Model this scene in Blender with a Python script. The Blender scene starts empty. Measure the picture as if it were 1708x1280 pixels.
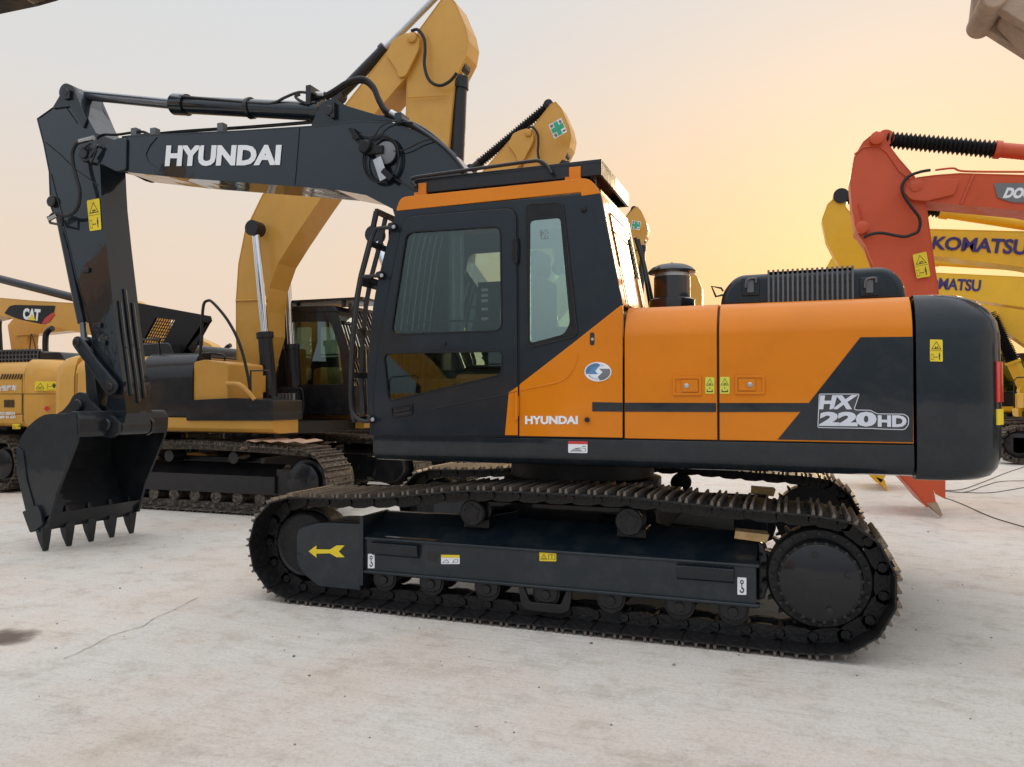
import bpy, math, random
from math import sin, cos, pi, radians
from mathutils import Vector, Matrix

SC = bpy.context.scene
COL = SC.collection
random.seed(7)

# ------------------------------------------------------------------ camera
CAM = Vector((1.67, -6.32, 1.53)); YAW = radians(20.0); PITCH = radians(1.12); F = 1281.0
R_ = Vector((cos(YAW), sin(YAW), 0)); D0 = Vector((-sin(YAW), cos(YAW), 0))
D_ = D0 * cos(PITCH) + Vector((0, 0, sin(PITCH))); U_ = -D0 * sin(PITCH) + Vector((0, 0, cos(PITCH)))
cam = bpy.data.cameras.new('camera'); camo = bpy.data.objects.new('camera', cam); COL.objects.link(camo)
cam.sensor_width = 36; cam.lens = F / 1708 * 36; cam.clip_start = 0.05; cam.clip_end = 3000
m3 = Matrix((R_, U_, -D_)).transposed()
camo.matrix_world = Matrix.Translation(CAM) @ m3.to_4x4()
SC.camera = camo

# ------------------------------------------------------------------ sky and sun
SUN_AZ = Vector((0.12, 1.0, 0)).normalized(); SUN_EL = radians(11)
w = bpy.data.worlds.new("World"); SC.world = w; w.use_nodes = True
nt = w.node_tree; nt.nodes.clear()
def N(t, **k):
    n = nt.nodes.new(t)
    for a, b in k.items(): setattr(n, a, b)
    return n
L = nt.links.new
sky = N('ShaderNodeTexSky', sky_type='NISHITA'); sky.sun_disc = False; sky.sun_elevation = SUN_EL
sky.sun_rotation = math.atan2(SUN_AZ.x, SUN_AZ.y); sky.air_density = 2; sky.dust_density = 4
tc = N('ShaderNodeTexCoord'); sep = N('ShaderNodeSeparateXYZ'); L(tc.outputs['Generated'], sep.inputs[0])
def ramp(stops, src):
    r = N('ShaderNodeValToRGB'); e = r.color_ramp.elements
    while len(e) < len(stops): e.new(0.5)
    for i, (p, c) in enumerate(stops): e[i].position = p; e[i].color = (*c, 1)
    L(src, r.inputs[0]); return r
SKY_COOL = [(0.0, (.78, .61, .48)), (.18, (.77, .635, .52)), (.36, (.675, .66, .65)), (.55, (.62, .655, .695)), (1.0, (1.80, 1.84, 1.92))]
SKY_WARM = [(0.0, (.90, .56, .25)), (.10, (.90, .575, .275)), (.22, (.88, .605, .36)), (.38, (.80, .65, .52)), (.55, (.71, .67, .65)), (1.0, (1.80, 1.84, 1.92))]
r1 = ramp(SKY_COOL, sep.outputs['Z']); r2 = ramp(SKY_WARM, sep.outputs['Z'])
dot = N('ShaderNodeVectorMath', operation='DOT_PRODUCT'); L(tc.outputs['Generated'], dot.inputs[0])
sv = Vector((0.16, 1.0, 0)).normalized(); dot.inputs[1].default_value = sv
mr = N('ShaderNodeMapRange', interpolation_type='SMOOTHSTEP'); L(dot.outputs['Value'], mr.inputs[0])
mr.inputs[1].default_value = .66; mr.inputs[2].default_value = 1.0
mx = N('ShaderNodeMix', data_type='RGBA'); L(mr.outputs[0], mx.inputs[0]); L(r1.outputs[0], mx.inputs[6]); L(r2.outputs[0], mx.inputs[7])
# the half of the sky behind the photographer is a brighter cool dusk white
mb = N('ShaderNodeMapRange', interpolation_type='SMOOTHSTEP'); L(dot.outputs['Value'], mb.inputs[0])
mb.inputs[1].default_value = .25; mb.inputs[2].default_value = -.8
rb = ramp([(0, (.30, .33, .36)), (.10, (.44, .50, .56)), (.35, (.74, .84, .96)), (.6, (.95, 1.02, 1.12)), (1, (1.80, 1.84, 1.92))], sep.outputs['Z'])
m2 = N('ShaderNodeMix', data_type='RGBA'); L(mb.outputs[0], m2.inputs[0]); L(mx.outputs[2], m2.inputs[6]); L(rb.outputs[0], m2.inputs[7])
bg1 = N('ShaderNodeBackground'); L(m2.outputs[2], bg1.inputs[0]); bg1.inputs[1].default_value = 1.0
bg2 = N('ShaderNodeBackground'); L(sky.outputs[0], bg2.inputs[0]); bg2.inputs[1].default_value = .006
ad = N('ShaderNodeAddShader'); L(bg1.outputs[0], ad.inputs[0]); L(bg2.outputs[0], ad.inputs[1])
wo = N('ShaderNodeOutputWorld'); L(ad.outputs[0], wo.inputs[0])
sl = bpy.data.lights.new('sun', 'SUN'); sl.energy = .9; sl.angle = radians(14); sl.color = (1, .74, .45)
so = bpy.data.objects.new('sun', sl); COL.objects.link(so)
so.rotation_euler = (-(SUN_AZ * cos(SUN_EL) + Vector((0, 0, sin(SUN_EL))))).to_track_quat('-Z', 'Y').to_euler()
SC.view_settings.view_transform = 'Standard'; SC.view_settings.look = 'None'
SC.view_settings.exposure = .10; SC.view_settings.gamma = 1

# ------------------------------------------------------------------ pixel of the survey photo -> point on a real plane
def Q(u, v, Y):
    d = R_ * ((u - 854) / F) + U_ * ((640 - v) / F) + D_
    t = (Y - CAM.y) / d.y
    return CAM + d * t
def G(u, v, z=0):
    d = R_ * ((u - 854) / F) + U_ * ((640 - v) / F) + D_
    return CAM + d * ((z - CAM.z) / d.z)
def QX(pts, Y): return [(Q(u, v, Y).x, Q(u, v, Y).z) for u, v in pts]

# ------------------------------------------------------------------ materials
MATS = {}
def mat(name, col, rough=.5, metal=0, coat=0, dust=0, dustcol=(.42, .37, .31), noise=.06, bump=0, scale=6, spec=.5, trans=0, tint=None, ior=1.5, coatrough=.06, coatior=1.5):
    if name in MATS: return MATS[name]
    m = bpy.data.materials.new(name); m.use_nodes = True; t = m.node_tree; b = t.nodes['Principled BSDF']
    b.inputs['Roughness'].default_value = rough; b.inputs['Metallic'].default_value = metal
    b.inputs['Coat Weight'].default_value = coat; b.inputs['Coat Roughness'].default_value = coatrough
    b.inputs['Specular IOR Level'].default_value = spec; b.inputs['Coat IOR'].default_value = coatior
    tcn = t.nodes.new('ShaderNodeTexCoord')
    n1 = t.nodes.new('ShaderNodeTexNoise'); n1.inputs['Scale'].default_value = scale; n1.inputs['Detail'].default_value = 8; n1.inputs['Roughness'].default_value = .65
    t.links.new(tcn.outputs['Object'], n1.inputs['Vector'])
    mr = t.nodes.new('ShaderNodeMapRange'); t.links.new(n1.outputs[0], mr.inputs[0])
    mr.inputs[1].default_value = .3; mr.inputs[2].default_value = .7; mr.inputs[3].default_value = 1 - noise * 2; mr.inputs[4].default_value = 1 + noise * 2
    mul = t.nodes.new('ShaderNodeVectorMath'); mul.operation = 'SCALE'; mul.inputs[0].default_value = col
    t.links.new(mr.outputs[0], mul.inputs['Scale'])
    out = mul.outputs[0]
    if dust:
        n2 = t.nodes.new('ShaderNodeTexNoise'); n2.inputs['Scale'].default_value = scale * 3.1; n2.inputs['Detail'].default_value = 10; n2.inputs['Roughness'].default_value = .75
        t.links.new(tcn.outputs['Object'], n2.inputs['Vector'])
        mr2 = t.nodes.new('ShaderNodeMapRange'); t.links.new(n2.outputs[0], mr2.inputs[0])
        mr2.inputs[1].default_value = .46; mr2.inputs[2].default_value = .72; mr2.inputs[4].default_value = dust
        mx = t.nodes.new('ShaderNodeMix'); mx.data_type = 'RGBA'
        t.links.new(mr2.outputs[0], mx.inputs[0]); t.links.new(out, mx.inputs[6]); mx.inputs[7].default_value = (*dustcol, 1)
        out = mx.outputs[2]
        mr3 = t.nodes.new('ShaderNodeMapRange'); t.links.new(n2.outputs[0], mr3.inputs[0]); mr3.inputs[1].default_value = .4; mr3.inputs[2].default_value = .75
        mr3.inputs[3].default_value = rough; mr3.inputs[4].default_value = min(1, rough + .3); t.links.new(mr3.outputs[0], b.inputs['Roughness'])
    t.links.new(out, b.inputs['Base Color'])
    if bump:
        bp = t.nodes.new('ShaderNodeBump'); bp.inputs['Strength'].default_value = bump; bp.inputs['Distance'].default_value = .01
        n3 = t.nodes.new('ShaderNodeTexNoise'); n3.inputs['Scale'].default_value = scale * 5; n3.inputs['Detail'].default_value = 6
        t.links.new(tcn.outputs['Object'], n3.inputs['Vector']); t.links.new(n3.outputs[0], bp.inputs['Height']); t.links.new(bp.outputs[0], b.inputs['Normal'])
    m.diffuse_color = (*col, 1)
    MATS[name] = m; return m
def paint(name, col, rough=.38, coat=.6, dust=.05, **k):
    # sprayed paint with very slight orange peel so reflections wobble
    m = mat(name, col, rough, 0, coat, dust, noise=.035, scale=2.2, **k)
    t = m.node_tree; b = t.nodes['Principled BSDF']
    bp = t.nodes.new('ShaderNodeBump'); bp.inputs['Strength'].default_value = .10; bp.inputs['Distance'].default_value = .02
    n3 = t.nodes.new('ShaderNodeTexNoise'); n3.inputs['Scale'].default_value = 3.5; n3.inputs['Detail'].default_value = 3
    tcn = t.nodes.new('ShaderNodeTexCoord'); t.links.new(tcn.outputs['Object'], n3.inputs['Vector'])
    t.links.new(n3.outputs[0], bp.inputs['Height']); t.links.new(bp.outputs[0], b.inputs['Normal']); t.links.new(bp.outputs[0], b.inputs['Coat Normal'])
    return m
def glass(name, tint, refl, rough=.02, opac=0.0):
    m = bpy.data.materials.new(name); m.use_nodes = True; t = m.node_tree; t.nodes.clear()
    o = t.nodes.new('ShaderNodeOutputMaterial'); tr = t.nodes.new('ShaderNodeBsdfTransparent'); tr.inputs[0].default_value = (*tint, 1)
    gl = t.nodes.new('ShaderNodeBsdfGlossy'); gl.inputs['Roughness'].default_value = rough; gl.inputs[0].default_value = (.85, .93, .9, 1)
    fr = t.nodes.new('ShaderNodeFresnel'); fr.inputs[0].default_value = 1.5
    a = t.nodes.new('ShaderNodeMath'); a.operation = 'ADD'; a.use_clamp = True; a.inputs[1].default_value = refl; t.links.new(fr.outputs[0], a.inputs[0])
    mx = t.nodes.new('ShaderNodeMixShader'); t.links.new(a.outputs[0], mx.inputs[0]); t.links.new(tr.outputs[0], mx.inputs[1]); t.links.new(gl.outputs[0], mx.inputs[2])
    t.links.new(mx.outputs[0], o.inputs[0]); MATS[name] = m; return m

M_DARK = paint('dark_slate_paint', (.006, .011, .016), .40, .7, .02, spec=.15)
M_FRAME = paint('frame_slate_paint', (.007, .014, .020), .40, .6, .12, spec=.2, dustcol=(.16, .15, .14))
M_DARKB = paint('boom_slate_paint', (.007, .012, .017), .38, .65, .03, spec=.12, coatrough=.06)
M_BOOM = paint('boom_gloss_paint', (.005, .010, .015), .35, .95, .01, spec=.1, coatrough=.03, coatior=1.5)
M_CABD = paint('cab_charcoal_paint', (.007, .0125, .019), .45, .5, .02, spec=.15, coatrough=.10)
M_BUCK = paint('bucket_paint', (.007, .010, .014), .45, .35, .04, spec=.3)
M_ORANGE = paint('orange_paint', (.66, .19, .0), .42, .42, .0, spec=.15)
M_ORANGE2 = M_ORANGE
M_TRACK = mat('track_steel', (.012, .012, .013), .38, .2, 0, .30, (.10, .08, .065), .12, .5, 9, spec=.35)
M_TRACKT = mat('old_track_steel', (.05, .042, .035), .5, .2, 0, .9, (.36, .30, .24), .15, .5, 7, spec=.3)
M_WORN = mat('worn_grouser_edge', (.15, .125, .105), .36, .45, 0, .3, (.22, .17, .13), .2, .3, 14)
M_VENT = mat('vent_grey', (.12, .125, .13), .4, .3)
M_EMB = mat('emblem_ground', (.05, .05, .055), .4)
M_RUB = mat('black_rubber', (.010, .010, .011), .45, 0, 0, .10, (.2, .18, .16), .1, .2, 12, spec=.35)
M_BLK = mat('black_plastic', (.006, .006, .007), .38, 0, 0, .03, spec=.3)
M_BLK2 = mat('black_gloss_steel', (.012, .011, .012), .16, 0, .6)
M_CHROME = mat('chrome_rod', (.72, .72, .74), .13, 1, 0, 0, noise=.02)
M_STEEL = mat('bare_steel', (.45, .45, .46), .32, 1, 0, .1)
M_WHITE = mat('white_vinyl', (.78, .79, .80), .45, 0, 0, 0, noise=.02)
M_SILVER = mat('silver_vinyl', (.62, .64, .70), .40, .1, 0, 0, noise=.02)
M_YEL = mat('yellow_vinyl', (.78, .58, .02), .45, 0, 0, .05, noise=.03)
M_YELG = mat('lime_vinyl', (.62, .62, .06), .45, 0, 0, 0, noise=.03)
M_INK = mat('black_ink', (.015, .013, .012), .5)
M_RED = mat('red_vinyl', (.55, .03, .03), .4)
M_BLUE = mat('blue_badge', (.10, .22, .42), .35)
M_GREY = mat('grey_badge', (.16, .17, .18), .35)
M_GREEN = mat('green_vinyl', (.03, .36, .20), .5)
M_PURP = mat('dark_blue_vinyl', (.035, .022, .13), .45)
M_CAT = paint('tan_yellow_paint', (.61, .315, .052), .45, .3, .14, dustcol=(.50, .36, .22), spec=.3)
M_CAT2 = paint('tan_orange_paint', (.58, .285, .045), .48, .3, .16, dustcol=(.50, .38, .25), spec=.3)
M_KOM = paint('bright_yellow_paint', (.76, .42, .006), .42, .25, .05, dustcol=(.6, .42, .2))
M_REDP = paint('red_machine_paint', (.56, .070, .013), .45, .15, .08, dustcol=(.45, .22, .15))
M_BLKP = paint('black_machine_paint', (.007, .007, .009), .38, .4, .06, dustcol=(.20, .16, .13), spec=.25)
M_GLOW = mat('sun_glow_tan', (.62, .40, .18), .7, 0, 0, .3, (.35, .2, .1), .15, .4, 10)  # tan that imitates sun glow on the track frame steel
M_CARD = mat('worn_cardboard', (.48, .30, .21), .85, 0, 0, .3, (.6, .45, .35), .15, .3, 8)
M_CURT = mat('dark_green_curtain', (.014, .026, .022), .8, 0, 0, .0, noise=.2, spec=.1)
M_CURT2 = mat('grey_curtain', (.30, .32, .33), .8, 0, 0, 0, noise=.1)
M_SEAT = mat('seat_cloth', (.012, .012, .014), .9, spec=.1)
M_LEVER = mat('lever_grip', (.05, .05, .05), .5)
M_REFLR = mat('red_reflection_tint', (.55, .02, .02), .2, 0, .5)  # colour of the red reflection painted on the counterweight
M_OLDT = mat('sun_bleached_steel', (.34, .235, .16), .7, 0, 0, .4, (.45, .37, .31), .15, .3, 5)
G_DOOR = glass('door_glass', (.74, .82, .80), .02)
G_QTR = glass('quarter_glass', (.60, .82, .72), .26)
G_REAR = glass('rear_glass', (.25, .24, .22), .12)
G_OLD = glass('old_machine_glass', (.50, .60, .56), .08)

# ------------------------------------------------------------------ scene-graph helpers
INFO = {}   # root name -> (x, y, z, rotz)
CUR = [None]
def root(name, label, cat, loc=(0, 0, 0), rz=0, group=None):
    o = bpy.data.objects.new(name, None); COL.objects.link(o); o.empty_display_size = .3
    o.location = loc; o.rotation_euler = (0, 0, rz); o['label'] = label; o['category'] = cat
    if group: o['group'] = group
    INFO[o.name] = (Vector(loc), rz); CUR[0] = o
    return o
def top(o):
    while o.parent: o = o.parent
    return o
class MB:
    def __init__(s): s.v = []; s.f = []
    def add(s, vs, fs):
        b = len(s.v); s.v += [Vector(p) for p in vs]; s.f += [tuple(i + b for i in f) for f in fs]; return s
    def box(s, x0, x1, y0, y1, z0, z1):
        return s.add([(x0, y0, z0), (x1, y0, z0), (x1, y1, z0), (x0, y1, z0), (x0, y0, z1), (x1, y0, z1), (x1, y1, z1), (x0, y1, z1)],
                     [(0, 3, 2, 1), (4, 5, 6, 7), (0, 1, 5, 4), (1, 2, 6, 5), (2, 3, 7, 6), (3, 0, 4, 7)])
    def hexa(s, b4, t4):
        return s.add(list(b4) + list(t4), [(0, 3, 2, 1), (4, 5, 6, 7), (0, 1, 5, 4), (1, 2, 6, 5), (2, 3, 7, 6), (3, 0, 4, 7)])
    def prism(s, pts, y0, y1):     # pts in (x,z), extruded in y
        n = len(pts); a = [(x, y0, z) for x, z in pts]; b = [(x, y1, z) for x, z in pts]
        return s.add(a + b, [tuple(range(n)), tuple(range(2 * n - 1, n - 1, -1))] + [(i, n + i, n + (i + 1) % n, (i + 1) % n) for i in range(n)])
    def taper(s, pa, ya, pb, yb):
        n = len(pa); a = [(x, ya, z) for x, z in pa]; b = [(x, yb, z) for x, z in pb]
        return s.add(a + b, [tuple(range(n)), tuple(range(2 * n - 1, n - 1, -1))] + [(i, n + i, n + (i + 1) % n, (i + 1) % n) for i in range(n)])
    def zprism(s, pts, z0, z1):
        n = len(pts); a = [(x, y, z0) for x, y in pts]; b = [(x, y, z1) for x, y in pts]
        return s.add(a + b, [tuple(range(n))[::-1], tuple(range(n, 2 * n))] + [(i, (i + 1) % n, n + (i + 1) % n, n + i) for i in range(n)])
    def xprism(s, pts, x0, x1):    # pts (y,z)
        n = len(pts); a = [(x0, y, z) for y, z in pts]; b = [(x1, y, z) for y, z in pts]
        return s.add(a + b, [tuple(range(n))[::-1], tuple(range(n, 2 * n))] + [(i, (i + 1) % n, n + (i + 1) % n, n + i) for i in range(n)])
    def cyl(s, p0, p1, r0, r1=None, n=16):
        p0 = Vector(p0); p1 = Vector(p1); r1 = r0 if r1 is None else r1
        d = (p1 - p0).normalized(); a = d.orthogonal().normalized(); b = d.cross(a)
        A = [p0 + (a * cos(2 * pi * i / n) + b * sin(2 * pi * i / n)) * r0 for i in range(n)]
        B = [p1 + (a * cos(2 * pi * i / n) + b * sin(2 * pi * i / n)) * r1 for i in range(n)]
        return s.add(A + B, [tuple(range(n))[::-1], tuple(range(n, 2 * n))] + [(i, (i + 1) % n, n + (i + 1) % n, n + i) for i in range(n)])
    def lathe(s, c, ax, prof, n=32):   # prof (r, t) along axis
        c = Vector(c); d = Vector(ax).normalized(); a = d.orthogonal().normalized(); b = d.cross(a); vs = []; k = len(prof)
        for r, t in prof:
            for i in range(n): vs.append(c + d * t + (a * cos(2 * pi * i / n) + b * sin(2 * pi * i / n)) * max(r, 1e-4))
        fs = [(j * n + i, j * n + (i + 1) % n, (j + 1) * n + (i + 1) % n, (j + 1) * n + i) for j in range(k - 1) for i in range(n)]
        fs += [tuple(range(n))[::-1], tuple(range((k - 1) * n, k * n))]
        return s.add(vs, fs)
    def tube(s, pts, r, n=8, smooth=True):
        P = [Vector(p) for p in pts]
        if smooth and len(P) > 2: P = crom(P, 6)
        up = None; rings = []
        for i, p in enumerate(P):
            d = (P[min(i + 1, len(P) - 1)] - P[max(i - 1, 0)]).normalized()
            a = (up - d * up.dot(d)).normalized() if up is not None and (up - d * up.dot(d)).length > 1e-4 else d.orthogonal().normalized()
            up = a; b = d.cross(a)
            rings.append([p + (a * cos(2 * pi * k / n) + b * sin(2 * pi * k / n)) * r for k in range(n)])
        vs = [q for g in rings for q in g]; m = len(P)
        fs = [(j * n + i, j * n + (i + 1) % n, (j + 1) * n + (i + 1) % n, (j + 1) * n + i) for j in range(m - 1) for i in range(n)]
        return s.add(vs, fs + [tuple(range(n))[::-1], tuple(range((m - 1) * n, m * n))])
    def bar(s, p0, p1, w, h, up=(0, 0, 1)):
        p0 = Vector(p0); p1 = Vector(p1); d = (p1 - p0).normalized(); u = Vector(up)
        sd = d.cross(u).normalized(); u = sd.cross(d).normalized(); sd *= w / 2; u *= h / 2
        return s.hexa([p0 - sd - u, p0 + sd - u, p1 + sd - u, p1 - sd - u], [p0 - sd + u, p0 + sd + u, p1 + sd + u, p1 - sd + u])
    def merge(s, o, M=None):
        return s.add([(M @ p if M else p) for p in o.v], o.f)
    def islands(s):
        par = list(range(len(s.v)))
        def fd(i):
            while par[i] != i: par[i] = par[par[i]]; i = par[i]
            return i
        for f in s.f:
            for j in f[1:]: par[fd(f[0])] = fd(j)
        g = {}
        for i in range(len(s.v)): g.setdefault(fd(i), []).append(i)
        out = []
        for k, vs in g.items():
            ix = {v: n for n, v in enumerate(vs)}; m = MB(); m.v = [s.v[v] for v in vs]; m.f = [tuple(ix[j] for j in f) for f in s.f if f[0] in ix]; out.append(m)
        return out
    def build(s, name, m, parent=None, bevel=0, seg=2, ang=38, frame=None, kind=None, label=None, each=False):
        if each: return [q.build(name, m, parent, bevel, seg, ang) for q in s.islands()]
        me = bpy.data.meshes.new(name); me.from_pydata([tuple(p) for p in s.v], [], s.f); me.validate()
        import bmesh
        bm = bmesh.new(); bm.from_mesh(me); bmesh.ops.recalc_face_normals(bm, faces=bm.faces); bm.to_mesh(me); bm.free()
        return finish(me, name, m, parent, bevel, seg, ang, label)
def finish(me, name, m, parent, bevel=0, seg=2, ang=38, label=None, local=False):
    o = bpy.data.objects.new(name, me); COL.objects.link(o)
    if parent:
        o.parent = parent; t = top(parent)
        if not local and t.name in INFO:
            loc, rz = INFO[t.name]; Mi = (Matrix.Translation(loc) @ Matrix.Rotation(rz, 4, 'Z')).inverted()
            me.transform(Mi)
    if m: me.materials.append(m)
    me.polygons.foreach_set('use_smooth', [True] * len(me.polygons))
    me.set_sharp_from_angle(angle=radians(ang))
    if bevel:
        md = o.modifiers.new('bevel', 'BEVEL'); md.width = bevel; md.segments = seg; md.limit_method = 'ANGLE'; md.angle_limit = radians(32)
        md.harden_normals = False; md.use_clamp_overlap = True
        me.polygons.foreach_set('use_smooth', [True] * len(me.polygons))
        a = me.attributes.get('sharp_edge')
        if a: me.attributes.remove(a)
        wn = o.modifiers.new('wn', 'WEIGHTED_NORMAL'); wn.keep_sharp = True
    if label: o['label'] = label
    return o
def crom(P, n):
    out = []
    for i in range(len(P) - 1):
        p0 = P[max(i - 1, 0)]; p1 = P[i]; p2 = P[i + 1]; p3 = P[min(i + 2, len(P) - 1)]
        for k in range(n):
            t = k / n
            out.append(.5 * ((2 * p1) + (p2 - p0) * t + (2 * p0 - 5 * p1 + 4 * p2 - p3) * t * t + (3 * p1 - p0 - 3 * p2 + p3) * t ** 3))
    out.append(P[-1]); return out
def rnd(pts, r, n=5):
    # round every corner of a 2-D polygon; r may be a list
    out = []; k = len(pts)
    for i in range(k):
        p = Vector(pts[i]); a = Vector(pts[i - 1]); b = Vector(pts[(i + 1) % k]); ri = r[i] if isinstance(r, (list, tuple)) else r
        da = (a - p); db = (b - p); t = min(ri, da.length * .45, db.length * .45)
        if t < 1e-4: out.append(tuple(p)); continue
        A = p + da.normalized() * t; B = p + db.normalized() * t
        for j in range(n + 1):
            s = j / n; out.append(tuple(A * (1 - s) ** 2 + p * 2 * s * (1 - s) + B * s * s))
    return out
def inset2(pts, d):
    k = len(pts); area = sum(pts[i][0] * pts[(i + 1) % k][1] - pts[(i + 1) % k][0] * pts[i][1] for i in range(k)); sg = 1 if area > 0 else -1
    out = []
    for i in range(k):
        p = Vector(pts[i]); e1 = (p - Vector(pts[i - 1])).normalized(); e2 = (Vector(pts[(i + 1) % k]) - p).normalized()
        n1 = Vector((-e1.y, e1.x)) * sg; n2 = Vector((-e2.y, e2.x)) * sg; n = n1 + n2
        if n.length < 1e-6: n = n1
        n.normalize(); out.append(tuple(p + n * (d / max(.35, n.dot(n1)))))
    return out
def plate(loops, y0, y1, bev=0):
    # flat plate with holes; loops = [outer, hole, ...] in (x,z), real thickness y0..y1
    c = bpy.data.curves.new('tmp', 'CURVE'); c.dimensions = '2D'; c.fill_mode = 'BOTH'; c.extrude = max(abs(y1 - y0) / 2 - bev, .0005)
    if bev: c.bevel_depth = bev; c.bevel_resolution = 1; c.offset = -bev
    for P in loops:
        s = c.splines.new('POLY'); s.points.add(len(P) - 1)
        for i, p in enumerate(P): s.points[i].co = (p[0], p[1], 0, 1)
        s.use_cyclic_u = True
    o = bpy.data.objects.new('tmp', c); me = bpy.data.meshes.new_from_object(o)
    mb = MB(); ym = (y0 + y1) / 2
    mb.v = [Vector((v.co.x, ym - v.co.z, v.co.y)) for v in me.vertices]; mb.f = [tuple(p.vertices) for p in me.polygons]
    bpy.data.objects.remove(o); bpy.data.curves.remove(c); bpy.data.meshes.remove(me)
    return mb
def textmb(s, bold=.0, ext=.002, space=1.0):
    c = bpy.data.curves.new('tmp', 'FONT'); c.body = s; c.extrude = ext; c.offset = bold; c.space_character = space; c.resolution_u = 3
    o = bpy.data.objects.new('tmp', c); me = bpy.data.meshes.new_from_object(o); mb = MB()
    mb.v = [v.co.copy() for v in me.vertices]; mb.f = [tuple(p.vertices) for p in me.polygons]
    bpy.data.objects.remove(o); bpy.data.curves.remove(c); bpy.data.meshes.remove(me)
    return mb
def warp(mb, quad, thick):
    # fit flat artwork (x right, y up) on a 3-D quad BL,BR,TR,TL standing `thick` proud of it
    q = [Vector(p) for p in quad]; xs = [p.x for p in mb.v]; ys = [p.y for p in mb.v]
    x0, x1, y0, y1 = min(xs), max(xs), min(ys), max(ys); nrm = (q[1] - q[0]).cross(q[3] - q[0]).normalized()
    out = []
    for p in mb.v:
        s = (p.x - x0) / (x1 - x0); t = (p.y - y0) / (y1 - y0)
        out.append(q[0] * (1 - s) * (1 - t) + q[1] * s * (1 - t) + q[2] * s * t + q[3] * (1 - s) * t + nrm * (thick if p.z > 0 else 0.0006))
    mb.v = out; return mb
def quadpx(px, Y): return [Q(u, v, Y) for u, v in px]
def lettering(s, px, Y, m, parent, bold=.03, thick=.003, name='lettering', space=1.0, quad=None):
    return warp(textmb(s, bold, space=space), quad or quadpx(px, Y), thick).build(name, m, parent)
def art(polys, rect=None):
    # flat artwork from polygons in a unit square
    mb = MB()
    for P in polys:
        n = len(P); mb.add([(x, y, -.5) for x, y in P] + [(x, y, .5) for x, y in P],
                           [tuple(range(n)), tuple(range(2 * n - 1, n - 1, -1))] + [(i, n + i, n + (i + 1) % n, (i + 1) % n) for i in range(n)])
    return mb
def ringpoly(P, wd):
    I = inset2(P, wd); n = len(P); return [[P[i], P[(i + 1) % n], I[(i + 1) % n], I[i]] for i in range(n)]
def circ(cx, cy, rx, ry=None, n=20, a0=0, a1=2 * pi):
    ry = rx if ry is None else ry; return [(cx + rx * cos(a0 + (a1 - a0) * i / n), cy + ry * sin(a0 + (a1 - a0) * i / n)) for i in range(n + (0 if a1 - a0 > 6.2 else 1))]
TRI = [(.12, .0), (.88, .0), (.5, .72)]
def man(x, y, s):
    return [circ(x, y + .88 * s, .1 * s, n=8), [(x - .16 * s, y + .75 * s), (x - .16 * s, y + .35 * s), (x - .1 * s, y + .35 * s), (x - .1 * s, y), (x + .1 * s, y), (x + .1 * s, y + .35 * s), (x + .16 * s, y + .35 * s), (x + .16 * s, y + .75 * s)]]
def arrow(x0, x1, y, h=.03):
    return [[(x0, y), (x0 + .06, y + h), (x0 + .06, y - h)], [(x0 + .05, y - h * .35), (x0 + .05, y + h * .35), (x1 - .05, y + h * .35), (x1 - .05, y - h * .35)], [(x1, y), (x1 - .06, y - h), (x1 - .06, y + h)]]
def tri_sym(cx, cy, w, h):
    T = [(cx - w / 2, cy), (cx + w / 2, cy), (cx, cy + h)]
    return ringpoly(T, .028) + [circ(cx - w * .08, cy + h * .2, .05, n=7), [(cx, cy + h * .16), (cx + w * .22, cy + h * .16), (cx + w * .1, cy + h * .35)]]
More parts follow.
